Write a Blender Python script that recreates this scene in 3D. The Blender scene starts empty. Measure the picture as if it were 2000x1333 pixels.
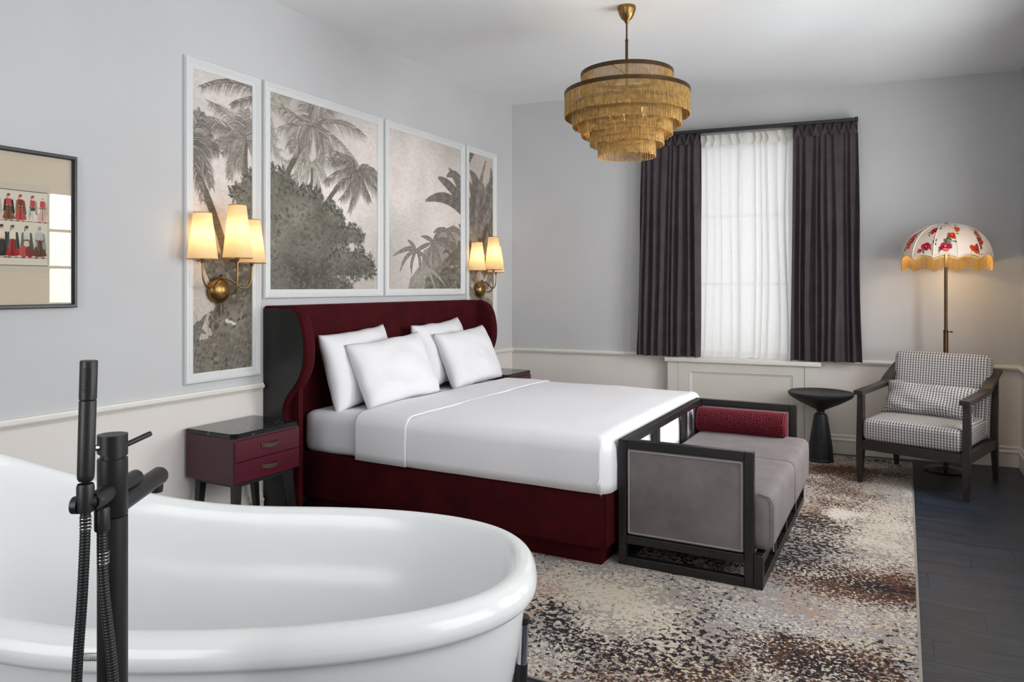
import bpy, bmesh, math, random
import numpy as np
from math import sin, cos, pi, radians, sqrt, atan2
from mathutils import Vector, Matrix, noise

random.seed(7)
SC = bpy.context.scene
COL = SC.collection

# ------------------------------------------------------------------ camera
YAW = math.atan(766 / 1430.0)
cam_d = bpy.data.cameras.new('camera')
cam_d.sensor_width = 36.0
cam_d.lens = 1430 / 2000.0 * 36.0
cam_d.shift_y = -106.5 / 2000.0
cam_d.clip_start = 0.05
cam = bpy.data.objects.new('camera', cam_d)
cam.location = (0, 0, 1.4)
cam.rotation_euler = (radians(90), 0, YAW)
COL.objects.link(cam)
SC.camera = cam
CR = Vector((cos(YAW), sin(YAW), 0))      # horizontal direction across the room (tub's long axis)
CF = Vector((-sin(YAW), cos(YAW), 0))

# ------------------------------------------------------------------ world, light, exposure
SC.view_settings.view_transform = 'Standard'
SC.view_settings.look = 'None'
SC.view_settings.exposure = 0.1
SC.view_settings.gamma = 1.0
SC.view_settings.use_curve_mapping = False

world = bpy.data.worlds.new('overcast_sky')
SC.world = world
world.use_nodes = True
wn = world.node_tree.nodes
wn['Background'].inputs[0].default_value = (0.97, 0.985, 1.0, 1)
wn['Background'].inputs[1].default_value = 1.22


def area_light(name, loc, target, sx, sy, power, col):
    d = bpy.data.lights.new(name, 'AREA')
    d.shape = 'RECTANGLE'
    d.size = sx
    d.size_y = sy
    d.energy = power
    d.color = col
    o = bpy.data.objects.new(name, d)
    o.location = loc
    o.rotation_euler = (Vector(target) - Vector(loc)).to_track_quat('-Z', 'Y').to_euler()
    COL.objects.link(o)
    return o


def point_light(name, loc, power, col, r=0.03):
    d = bpy.data.lights.new(name, 'POINT')
    d.energy = power
    d.color = col
    d.shadow_soft_size = r
    o = bpy.data.objects.new(name, d)
    o.location = loc
    COL.objects.link(o)
    return o


# daylight: far right and back windows; the other three are added for brightness
DAY = (0.965, 0.985, 1.0)
area_light('daylight_right_far', (1.02, 4.97, 1.60), (-1.0, 4.97, 1.60), 1.25, 1.6, 82, DAY)
area_light('added_fill_right_middle', (1.02, 3.15, 1.85), (-1.0, 3.15, 1.85), 1.25, 2.1, 50, DAY)  # unseen window light, added to lift the bed and back wall
area_light('added_fill_right_near', (1.02, 1.5, 1.85), (-1.0, 1.5, 1.85), 1.3, 2.1, 33, DAY)  # no window known here; light added to brighten the near end
area_light('added_fill_behind', (-1.2, -1.82, 1.85), (-1.2, 0, 2.0), 1.5, 2.1, 44, DAY)  # fill through an added, unseen window behind the camera
portal = area_light('window_portal', (-1.33, 6.93, 1.74), (-1.33 + 0.108, 5.93, 1.74), 1.0, 2.0, 1, DAY)
portal.data.cycles.is_portal = True

# ------------------------------------------------------------------ helpers: colour and materials


def lin(c):
    out = []
    for v in c:
        v = v / 255.0
        out.append(v / 12.92 if v <= 0.04045 else ((v + 0.055) / 1.055) ** 2.4)
    return tuple(out) + (1.0,)


class NT:
    """small wrapper round a material node tree"""

    def __init__(self, name):
        self.m = bpy.data.materials.new(name)
        self.m.use_nodes = True
        self.t = self.m.node_tree
        self.b = self.t.nodes['Principled BSDF']
        self.out = self.t.nodes['Material Output']

    def n(self, typ, **kw):
        nd = self.t.nodes.new(typ)
        for k, v in kw.items():
            setattr(nd, k, v)
        return nd

    def l(self, a, b):
        self.t.links.new(a, b)

    def coord(self, kind='Object', scale=(1, 1, 1)):
        tc = self.n('ShaderNodeTexCoord')
        mp = self.n('ShaderNodeMapping')
        mp.inputs['Scale'].default_value = scale
        self.l(tc.outputs[kind], mp.inputs[0])
        return mp.outputs[0]

    def noise(self, vec, scale, detail=3, rough=0.55, dist=0.0):
        nd = self.n('ShaderNodeTexNoise')
        nd.inputs['Scale'].default_value = scale
        nd.inputs['Detail'].default_value = detail
        nd.inputs['Roughness'].default_value = rough
        nd.inputs['Distortion'].default_value = dist
        self.l(vec, nd.inputs['Vector'])
        return nd.outputs[0]

    def math(self, op, a, b=None, c=None):
        nd = self.n('ShaderNodeMath', operation=op)
        for i, v in enumerate((a, b, c)):
            if v is None:
                continue
            if isinstance(v, (int, float)):
                nd.inputs[i].default_value = v
            else:
                self.l(v, nd.inputs[i])
        return nd.outputs[0]

    def ramp(self, fac, stops, interp='LINEAR'):
        nd = self.n('ShaderNodeValToRGB')
        nd.color_ramp.interpolation = interp
        cr = nd.color_ramp
        while len(cr.elements) < len(stops):
            cr.elements.new(0.5)
        for e, (p, c) in zip(cr.elements, stops):
            e.position = p
            e.color = c if len(c) == 4 else tuple(c) + (1,)
        self.l(fac, nd.inputs[0])
        return nd.outputs[0]

    def mix(self, fac, a, b, blend='MIX'):
        nd = self.n('ShaderNodeMix', data_type='RGBA', blend_type=blend)
        for idx, v in ((0, fac), (6, a), (7, b)):
            if isinstance(v, (int, float)):
                nd.inputs[idx].default_value = v
            elif isinstance(v, tuple):
                nd.inputs[idx].default_value = v
            else:
                self.l(v, nd.inputs[idx])
        return nd.outputs[2]

    def bump(self, h, strength=0.2, dist=0.01):
        nd = self.n('ShaderNodeBump')
        nd.inputs['Strength'].default_value = strength
        nd.inputs['Distance'].default_value = dist
        self.l(h, nd.inputs['Height'])
        self.l(nd.outputs[0], self.b.inputs['Normal'])

    def set(self, **kw):
        for k, v in kw.items():
            k = k.replace('_', ' ')
            if isinstance(v, (int, float, tuple)):
                self.b.inputs[k].default_value = v
            else:
                self.l(v, self.b.inputs[k])
        return self


def simple(name, rgb, rough=0.5, metal=0.0, var=0.06, nscale=8, bump=0.0, bscale=60, **kw):
    t = NT(name)
    c = lin(rgb)
    v = t.coord('Object')
    f = t.noise(v, nscale, 4)
    dark = tuple(x * (1 - var) for x in c[:3]) + (1,)
    lite = tuple(min(1, x * (1 + var)) for x in c[:3]) + (1,)
    t.set(Base_Color=t.ramp(f, [(0.3, dark), (0.7, lite)]), Roughness=rough, Metallic=metal)
    if bump:
        t.bump(t.noise(v, bscale, 3), bump, 0.004)
    t.set(**kw)
    return t.m


# ------------------------------------------------------------------ helpers: meshes


def link(name, me, mat=None, parent=None):
    o = bpy.data.objects.new(name, me)
    COL.objects.link(o)
    if mat:
        me.materials.append(mat)
    if parent:
        o.parent = parent
    return o


def shade(me, smooth=True, angle=None):
    if smooth:
        me.polygons.foreach_set('use_smooth', [True] * len(me.polygons))
        if angle is not None:
            me.set_sharp_from_angle(angle=radians(angle))


def bm_obj(name, bm, mat=None, parent=None, smooth=None, local=False):
    """mesh object from bmesh; coordinates are room metres unless local"""
    bmesh.ops.recalc_face_normals(bm, faces=bm.faces)
    me = bpy.data.meshes.new(name)
    bm.to_mesh(me)
    bm.free()
    if parent is not None and not local:
        root = parent
        mw = Matrix.Identity(4)
        chain = []
        while root:
            chain.append(root)
            root = root.parent
        for r in reversed(chain):
            mw = mw @ r.matrix_basis
        me.transform(mw.inverted())
    if smooth is not None:
        shade(me, True, smooth)
    return link(name, me, mat, parent)


def tag(o, label=None, category=None, group=None, kind=None):
    if label:
        o['label'] = label
    if category:
        o['category'] = category
    if group:
        o['group'] = group
    if kind:
        o['kind'] = kind
    return o


def thing(name, label, category, loc=(0, 0, 0), rz=0.0, group=None):
    o = bpy.data.objects.new(name, None)
    o.empty_display_size = 0.1
    COL.objects.link(o)
    o.location = loc
    o.rotation_euler = (0, 0, rz)
    return tag(o, label, category, group)


def copy_tree(o, parent=None):
    c = o.copy()
    COL.objects.link(c)
    if parent:
        c.parent = parent
    for ch in [x for x in COL.objects if x.parent == o]:
        copy_tree(ch, c)
    return c


def BM():
    return bmesh.new()


def add_box(bm, lo, hi, bevel=0.0, seg=2, M=None):
    lo, hi = Vector(lo), Vector(hi)
    r = bmesh.ops.create_cube(bm, size=1.0)
    vs = r['verts']
    for v in vs:
        v.co = Vector([(lo[i] + hi[i]) / 2 + v.co[i] * (hi[i] - lo[i]) for i in range(3)])
    if bevel > 0:
        es = list({e for v in vs for e in v.link_edges})
        rb = bmesh.ops.bevel(bm, geom=es, offset=bevel, segments=seg, profile=0.5, affect='EDGES')
        vs = list({v for f in rb['faces'] for v in f.verts} | {v for v in vs if v.is_valid})
    if M is not None:
        for v in vs:
            v.co = M @ v.co
    return vs


def add_prism(bm, pts, vec, M=None):
    """extrude a closed polygon of 3-D points along vec"""
    vec = Vector(vec)
    a = [bm.verts.new(Vector(p)) for p in pts]
    b = [bm.verts.new(Vector(p) + vec) for p in pts]
    n = len(a)
    bm.faces.new(a)
    bm.faces.new(list(reversed(b)))
    for i in range(n):
        bm.faces.new((a[i], b[i], b[(i + 1) % n], a[(i + 1) % n]))
    if M is not None:
        for v in a + b:
            v.co = M @ v.co
    return a + b


def add_lathe(bm, prof, c=(0, 0, 0), n=32, M=None, cap=True, wob=None):
    """prof: list of (r, z); revolved round z at c"""
    c = Vector(c)
    rings = []
    vs = []
    for r, z in prof:
        if r < 1e-5:
            v = bm.verts.new(c + Vector((0, 0, z)))
            rings.append([v])
            vs.append(v)
        else:
            ring = [bm.verts.new(c + Vector((r * cos(2 * pi * i / n), r * sin(2 * pi * i / n), z))) for i in range(n)]
            rings.append(ring)
            vs += ring
    for a, b in zip(rings, rings[1:]):
        for i in range(n):
            j = (i + 1) % n
            if len(a) == 1 and len(b) == 1:
                continue
            if len(a) == 1:
                bm.faces.new((a[0], b[i], b[j]))
            elif len(b) == 1:
                bm.faces.new((a[i], a[j], b[0]))
            else:
                bm.faces.new((a[i], a[j], b[j], b[i]))
    if cap:
        for ring in (rings[0], rings[-1]):
            if len(ring) > 1:
                bm.faces.new(ring)
    if M is not None:
        for v in vs:
            v.co = M @ v.co
    return vs


def add_tube(bm, path, rad, n=10, cap=True):
    """tube along a list of points; rad is one radius or a list"""
    P = [Vector(p) for p in path]
    R = rad if isinstance(rad, (list, tuple)) else [rad] * len(P)
    rings = []
    up = Vector((0, 0, 1))
    prev = None
    for i, p in enumerate(P):
        d = (P[min(i + 1, len(P) - 1)] - P[max(i - 1, 0)]).normalized()
        if prev is None:
            ref = up if abs(d.dot(up)) < 0.9 else Vector((1, 0, 0))
            a = d.cross(ref).normalized()
        else:
            a = (prev - d * prev.dot(d)).normalized()
        b = d.cross(a)
        prev = a
        rings.append([bm.verts.new(p + (a * cos(2 * pi * k / n) + b * sin(2 * pi * k / n)) * R[i]) for k in range(n)])
    for a, b in zip(rings, rings[1:]):
        for k in range(n):
            bm.faces.new((a[k], a[(k + 1) % n], b[(k + 1) % n], b[k]))
    if cap:
        bm.faces.new(rings[0])
        bm.faces.new(rings[-1])


def bez(p0, p1, p2, n):
    p0, p1, p2 = Vector(p0), Vector(p1), Vector(p2)
    return [p0 * (1 - t) ** 2 + p1 * 2 * t * (1 - t) + p2 * t * t for t in [i / n for i in range(n + 1)]]


def catmull(pts, n=8):
    P = [Vector(p) for p in pts]
    P = [P[0] * 2 - P[1]] + P + [P[-1] * 2 - P[-2]]
    out = []
    for i in range(1, len(P) - 2):
        for k in range(n):
            t = k / n
            a, b, c, d = P[i - 1], P[i], P[i + 1], P[i + 2]
            out.append(0.5 * ((2 * b) + (c - a) * t + (2 * a - 5 * b + 4 * c - d) * t * t + (3 * b - a - 3 * c + d) * t ** 3))
    out.append(P[-2])
    return out


def grid_mesh(name, nu, nv, fn, mat=None, parent=None, uv=None, closed_u=False, smooth=True, local=False):
    """surface fn(i/nu, j/nv) -> point"""
    verts = []
    cu = nu if closed_u else nu + 1
    for j in range(nv + 1):
        for i in range(cu):
            verts.append(fn(i / nu, j / nv))
    faces = []
    for j in range(nv):
        for i in range(nu):
            a = j * cu + i
            b = j * cu + (i + 1) % cu
            faces.append((a, b, b + cu, a + cu))
    me = bpy.data.meshes.new(name)
    me.from_pydata([tuple(v) for v in verts], [], faces)
    if uv:
        ul = me.uv_layers.new(name='UVMap')
        k = 0
        for j in range(nv):
            for i in range(nu):
                for (p, q) in ((i, j), (i + 1, j), (i + 1, j + 1), (i, j + 1)):
                    ul.data[k].uv = uv(p / nu, q / nv)
                    k += 1
    if parent is not None and not local:
        mw = Matrix.Identity(4)
        chain = []
        r = parent
        while r:
            chain.append(r)
            r = r.parent
        for r in reversed(chain):
            mw = mw @ r.matrix_basis
        me.transform(mw.inverted())
    if smooth:
        shade(me)
    return link(name, me, mat, parent)


def rbox_bm(size, r, n, disp=None, center=(0, 0, 0), bulge=0.0):
    """rounded, subdivided box centred on center; disp(p, nrm) -> offset along the normal"""
    hx, hy, hz = [s / 2 for s in size]
    bm = bmesh.new()
    bmesh.ops.create_cube(bm, size=2.0)
    # subdivide with per-axis counts
    for ax in range(3):
        cuts = n[ax] - 1
        if cuts > 0:
            es = [e for e in bm.edges if abs((e.verts[0].co - e.verts[1].co)[ax]) > 1e-6 and
                  all(abs((e.verts[0].co - e.verts[1].co)[k]) < 1e-6 for k in range(3) if k != ax)]
            bmesh.ops.subdivide_edges(bm, edges=es, cuts=cuts, use_grid_fill=True)
    h = (hx, hy, hz)
    rr = [min(r, x * 0.98) for x in h]
    for v in bm.verts:
        q = Vector([v.co[i] * h[i] for i in range(3)])
        core = Vector([max(-(h[i] - rr[i]), min(h[i] - rr[i], q[i])) for i in range(3)])
        d = q - core
        dn = Vector([d[i] / rr[i] for i in range(3)])
        if dn.length > 1e-9:
            dn.normalize()
            p = core + Vector([dn[i] * rr[i] for i in range(3)])
        else:
            p = q
            dn = Vector((0, 0, 1))
        if bulge:
            fx = 1 - (p.x / hx) ** 2
            fy = 1 - (p.y / hy) ** 2
            p.z += bulge * max(0, fx) ** 0.5 * max(0, fy) ** 0.5 * (1 if p.z > 0 else 0)
        if disp:
            p = p + dn * disp(p, dn)
        v.co = p + Vector(center)
    return bm


def box_uv(me):
    """project UVs in metres along each face's main axis"""
    ul = me.uv_layers.new(name='UVMap')
    for p in me.polygons:
        nx, ny, nz = [abs(x) for x in p.normal]
        for li in p.loop_indices:
            c = me.vertices[me.loops[li].vertex_index].co
            if nz >= nx and nz >= ny:
                ul.data[li].uv = (c.x, c.y)
            elif ny >= nx:
                ul.data[li].uv = (c.x, c.z)
            else:
                ul.data[li].uv = (c.y, c.z)


def sweep(bm, prof, A, B, out):
    """straight moulding: prof is (outward, up) from A to B; out = outward unit vector"""
    A, B, out = Vector(A), Vector(B), Vector(out)
    pts = [A + out * o + Vector((0, 0, z)) for o, z in prof]
    return add_prism(bm, pts, B - A)


def frame_rect(bm, prof, P, ux, uy, un, w, h):
    """mitred moulding round a rectangle: P lower-left corner, ux/uy axes, un outward; prof = (inward, out)"""
    P, ux, uy, un = Vector(P), Vector(ux), Vector(uy), Vector(un)
    rings = []
    for i, o in prof:
        rings.append([bm.verts.new(P + ux * x + uy * y + un * o) for x, y in
                      ((i, i), (w - i, i), (w - i, h - i), (i, h - i))])
    m = len(rings)
    for k in range(m):
        a, b = rings[k], rings[(k + 1) % m]
        for c in range(4):
            d = (c + 1) % 4
            bm.faces.new((a[c], a[d], b[d], b[c]))


def nz(p, s, seed=0.0):
    return noise.noise(Vector((p[0] * s + seed, p[1] * s - seed, p[2] * s + 2 * seed)))
# ------------------------------------------------------------------ materials
PLANE_X = -3.425                       # left wall
BW = Vector((-3.425, 6.394, 0))        # corner of left and back walls
BPHI = math.atan(0.108)                # the old back wall is not quite square to the left one
BE = Vector((cos(BPHI), sin(BPHI), 0))
BN = Vector((sin(BPHI), -cos(BPHI), 0))  # into the room


def bw(s, o, z):
    return BW + BE * s + BN * o + Vector((0, 0, z))


def wall_mat():
    t = NT('wall_paint')
    g = t.n('ShaderNodeNewGeometry')
    sep = t.n('ShaderNodeSeparateXYZ')
    t.l(g.outputs['Position'], sep.inputs[0])
    up = t.math('GREATER_THAN', sep.outputs[2], 0.79)      # two paints, the joint hidden by the rail
    f = t.noise(g.outputs['Position'], 1.6, 4)
    u = t.ramp(f, [(0.3, lin((191, 191, 192))), (0.7, lin((197, 197, 198)))])
    d = t.ramp(f, [(0.3, lin((218, 211, 206))), (0.7, lin((224, 218, 213)))])
    t.set(Base_Color=t.mix(up, d, u), Roughness=0.75)
    h = t.noise(g.outputs['Position'], 3.0, 5)
    t.bump(h, 0.25, 0.02)
    return t.m


M_WALL = wall_mat()
M_CEIL = simple('ceiling_paint', (232, 234, 236), 0.85, var=0.015, nscale=2, bump=0.2, bscale=3)
M_TRIM = simple('cream_trim_paint', (222, 219, 211), 0.45, var=0.01)
M_FRAMEW = simple('white_moulding_paint', (212, 213, 213), 0.45, var=0.01)
M_COVER = simple('radiator_cover_paint', (206, 203, 195), 0.5, var=0.01)
M_WOOD = None


def wood(name, a, b, rough, axis_scale=(3, 30, 30), bump=0.1):
    t = NT(name)
    v = t.coord('Object', axis_scale)
    f = t.noise(v, 2.0, 5, 0.6, 0.4)
    t.set(Base_Color=t.ramp(f, [(0.3, lin(a)), (0.7, lin(b))]), Roughness=rough)
    t.bump(f, bump, 0.002)
    return t.m


M_BENCHWOOD = wood('dark_bench_wood', (22, 20, 20), (36, 33, 31), 0.36)
M_CHAIRWOOD = wood('dark_chair_wood', (33, 29, 27), (50, 44, 40), 0.4)
M_BLACKWOOD = wood('black_stained_wood', (20, 20, 21), (33, 33, 34), 0.42)
M_SIDETABLE = wood('charcoal_table_wood', (24, 24, 27), (34, 34, 37), 0.5)
M_LEATHER = simple('black_leatherette', (28, 29, 29), 0.42, var=0.2, nscale=5, bump=0.15, bscale=200)
M_BLACKMETAL = simple('matt_black_metal', (30, 30, 31), 0.42, 0.0, var=0.08)
M_CHROME = simple('chrome', (220, 222, 225), 0.08, 1.0, var=0.01)
M_BRASS = simple('aged_brass', (140, 110, 66), 0.32, 0.95, var=0.25, nscale=20)
M_DARKBRASS = simple('dark_bronze', (84, 66, 46), 0.38, 0.9, var=0.2, nscale=20)
M_GOLDBEAD = simple('gold_beads', (190, 154, 96), 0.4, 0.75, var=0.3, nscale=40)
M_GOLDFRINGE = simple('gold_fringe', (186, 148, 78), 0.5, 0.35, var=0.3, nscale=120)
M_LACQUER = simple('burgundy_lacquer', (80, 21, 37), 0.32, var=0.08, nscale=4)
M_LACQUERIN = simple('burgundy_lacquer_side', (68, 28, 35), 0.35, var=0.05, nscale=4)
M_STRAP = simple('brown_leather_strap', (66, 46, 40), 0.5, var=0.2, nscale=60)
M_PORCELAIN = simple('white_enamel', (233, 234, 234), 0.16, var=0.004)
M_BADGE = simple('grey_badge', (128, 129, 127), 0.35, 0.4, var=0.03)
M_BADGETXT = simple('pale_lettering', (205, 205, 200), 0.4, var=0.01)
M_BULB = NT('warm_bulb')
M_BULB.set(Base_Color=(1, 0.8, 0.5, 1), Emission_Color=(1.0, 0.72, 0.38, 1), Emission_Strength=2.0)
M_BULB = M_BULB.m
M_RUBBER = simple('black_rubber', (18, 18, 18), 0.6, var=0.1)


def velvet(name, a, b, sheen, rough=0.85, tint=None):
    t = NT(name)
    v = t.coord('Object')
    f = t.noise(v, 7, 5, 0.65)
    f2 = t.noise(v, 160, 2)
    c = t.ramp(f, [(0.3, lin(a)), (0.72, lin(b))])
    t.set(Base_Color=c, Roughness=rough, Sheen_Weight=sheen, Sheen_Roughness=0.4)
    t.b.inputs['Sheen Tint'].default_value = lin(tint or b)
    t.b.inputs['Specular IOR Level'].default_value = 0.15
    t.bump(f2, 0.15, 0.002)
    return t.m


M_REDVELVET = velvet('burgundy_velvet', (44, 3, 8), (70, 6, 14), 0.3, tint=(130, 10, 22))
M_GREYVELVET = velvet('taupe_velvet', (112, 105, 105), (130, 123, 122), 0.25, tint=(190, 180, 180))
M_DRAPE = velvet('plum_grey_velvet', (66, 58, 62), (80, 71, 75), 0.3, tint=(140, 125, 140))
M_PIPING = simple('grey_piping', (150, 144, 143), 0.7)


def linen(name, rgb, bscale=260, bump=0.08, wr=0.0):
    t = NT(name)
    v = t.coord('Object')
    f = t.noise(v, 3, 3)
    c = lin(rgb)
    t.set(Base_Color=t.ramp(f, [(0.3, tuple(x * 0.985 for x in c[:3]) + (1,)), (0.7, c)]), Roughness=0.8,
          Sheen_Weight=0.1)
    t.b.inputs['Specular IOR Level'].default_value = 0.2
    t.bump(t.noise(v, bscale, 2), bump, 0.002)
    return t.m


M_SHEET = linen('white_cotton_sheet', (230, 229, 233))
M_DUVET = linen('white_cotton_duvet', (235, 234, 238))
M_PILLOW = linen('white_cotton_pillow', (226, 225, 228))


def houndstooth():
    t = NT('houndstooth_fabric')
    tc = t.n('ShaderNodeTexCoord')
    sep = t.n('ShaderNodeSeparateXYZ')
    t.l(tc.outputs['UV'], sep.inputs[0])
    p = 0.0185
    u = t.math('MULTIPLY', sep.outputs[0], 1 / p)
    v = t.math('MULTIPLY', sep.outputs[1], 1 / p)
    a = t.math('LESS_THAN', t.math('FRACT', u), 0.5)
    b = t.math('LESS_THAN', t.math('FRACT', v), 0.5)
    tw = t.math('LESS_THAN', t.math('FRACT', t.math('MULTIPLY', t.math('ADD', u, v), 2.0)), 0.62)
    sel = t.math('ADD', t.math('MULTIPLY', a, tw), t.math('MULTIPLY', b, t.math('SUBTRACT', 1.0, tw)))
    t.set(Base_Color=t.mix(sel, lin((208, 202, 197)), lin((78, 77, 86))), Roughness=0.85)
    f2 = t.noise(tc.outputs['UV'], 500, 2)
    t.bump(f2, 0.3, 0.002)
    return t.m


M_HOUND = houndstooth()


def bolster_mat():
    t = NT('red_figured_velvet')
    tc = t.n('ShaderNodeTexCoord')
    mp = t.n('ShaderNodeMapping')
    mp.inputs['Scale'].default_value = (1, 1, 1)
    t.l(tc.outputs['UV'], mp.inputs[0])
    sep = t.n('ShaderNodeSeparateXYZ')
    t.l(mp.outputs[0], sep.inputs[0])
    # angular fret: zigzag bands
    mp.inputs['Rotation'].default_value = (0, 0, 0.6)
    cell = t.n('ShaderNodeTexVoronoi', distance='MANHATTAN')
    cell.inputs['Scale'].default_value = 17
    cell.inputs['Randomness'].default_value = 0.55
    t.l(mp.outputs[0], cell.inputs['Vector'])
    m = t.math('LESS_THAN', t.math('FRACT', t.math('MULTIPLY', cell.outputs['Distance'], 3.1)), 0.62)
    t.set(Base_Color=t.mix(m, lin((112, 30, 42)), lin((58, 5, 15))), Roughness=0.75, Sheen_Weight=0.4)
    t.b.inputs['Sheen Tint'].default_value = lin((220, 90, 100))
    t.b.inputs['Specular IOR Level'].default_value = 0.2
    t.bump(m, 0.4, 0.003)
    return t.m


M_BOLSTER = bolster_mat()


def marble():
    t = NT('black_marble')
    v = t.coord('Object')
    d = t.noise(v, 5, 4)
    vo = t.n('ShaderNodeTexVoronoi', feature='DISTANCE_TO_EDGE')
    vo.inputs['Scale'].default_value = 5.0
    va = t.n('ShaderNodeVectorMath', operation='ADD')
    cm = t.n('ShaderNodeCombineXYZ')
    for i in range(3):
        t.l(d, cm.inputs[i])
    t.l(v, va.inputs[0])
    t.l(cm.outputs[0], va.inputs[1])
    t.l(va.outputs[0], vo.inputs['Vector'])
    thin = t.noise(v, 9, 2)
    vein = t.math('MULTIPLY', t.math('LESS_THAN', vo.outputs['Distance'], 0.008), t.math('GREATER_THAN', thin, 0.55))
    t.set(Base_Color=t.mix(vein, lin((19, 19, 21)), lin((176, 174, 170))), Roughness=0.07)
    return t.m


M_MARBLE = marble()


def glass_mat(name='window_glass', tint=1.0):
    t = NT(name)
    t.t.nodes.remove(t.b)
    tr = t.n('ShaderNodeBsdfTransparent')
    tr.inputs[0].default_value = (tint, tint, tint, 1)
    gl = t.n('ShaderNodeBsdfGlossy')
    gl.inputs['Roughness'].default_value = 0.01
    fr = t.n('ShaderNodeFresnel')
    fr.inputs[0].default_value = 1.5
    mx = t.n('ShaderNodeMixShader')
    t.l(fr.outputs[0], mx.inputs[0])
    t.l(tr.outputs[0], mx.inputs[1])
    t.l(gl.outputs[0], mx.inputs[2])
    t.l(mx.outputs[0], t.out.inputs[0])
    return t.m


M_GLASS = glass_mat()


def cloth_through(name, rgb, trans, see, rgb2=None):
    """thin cloth: part translucent, part open weave, rest plain cloth"""
    t = NT(name)
    t.t.nodes.remove(t.b)
    v = t.coord('Object')
    f = t.noise(v, 30, 3)
    c = lin(rgb)
    col = t.ramp(f, [(0.3, tuple(x * 0.97 for x in c[:3]) + (1,)), (0.7, c)])
    d = t.n('ShaderNodeBsdfDiffuse')
    tl = t.n('ShaderNodeBsdfTranslucent')
    tr = t.n('ShaderNodeBsdfTransparent')
    t.l(col, d.inputs[0])
    t.l(col, tl.inputs[0])
    m1 = t.n('ShaderNodeMixShader')
    m1.inputs[0].default_value = trans
    t.l(d.outputs[0], m1.inputs[1])
    t.l(tl.outputs[0], m1.inputs[2])
    m2 = t.n('ShaderNodeMixShader')
    m2.inputs[0].default_value = see
    t.l(m1.outputs[0], m2.inputs[1])
    t.l(tr.outputs[0], m2.inputs[2])
    t.l(m2.outputs[0], t.out.inputs[0])
    return t.m


M_SHEER = cloth_through('white_voile', (250, 250, 249), 0.78, 0.09)
M_SHEERTAPE = cloth_through('voile_heading', (238, 236, 230), 0.35, 0.05)
M_SHADE = cloth_through('cream_lampshade_paper', (250, 232, 196), 0.62, 0.0)
M_SHADETRIM = simple('shade_binding', (150, 118, 82), 0.7)


def floor_mat():
    t = NT('slate_stained_planks')
    oi = t.n('ShaderNodeObjectInfo')
    v = t.coord('Object', (1.6, 22, 22))
    va = t.n('ShaderNodeVectorMath', operation='ADD')
    cm = t.n('ShaderNodeCombineXYZ')
    for i in range(3):
        t.l(t.math('MULTIPLY', oi.outputs['Random'], 40.0), cm.inputs[i])
    t.l(v, va.inputs[0])
    t.l(cm.outputs[0], va.inputs[1])
    f = t.noise(va.outputs[0], 2.2, 6, 0.65, 0.6)
    f2 = t.noise(va.outputs[0], 9, 3, 0.6)
    base = t.ramp(f, [(0.28, lin((27, 32, 40))), (0.5, lin((43, 49, 61))), (0.75, lin((74, 83, 99)))])
    dk = t.mix(t.math('MULTIPLY', t.math('GREATER_THAN', f2, 0.62), 0.35), base, lin((27, 29, 33)))
    tone = t.math('ADD', 0.86, t.math('MULTIPLY', oi.outputs['Random'], 0.28))
    hs = t.n('ShaderNodeHueSaturation')
    t.l(dk, hs.inputs['Color'])
    t.l(tone, hs.inputs['Value'])
    t.set(Base_Color=hs.outputs[0], Roughness=t.math('ADD', 0.3, t.math('MULTIPLY', f, 0.25)), Specular_IOR_Level=0.4)
    t.bump(f, 0.16, 0.003)
    return t.m


M_FLOOR = floor_mat()
M_SUBFLOOR = simple('dark_subfloor', (24, 24, 26), 0.9)


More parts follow.
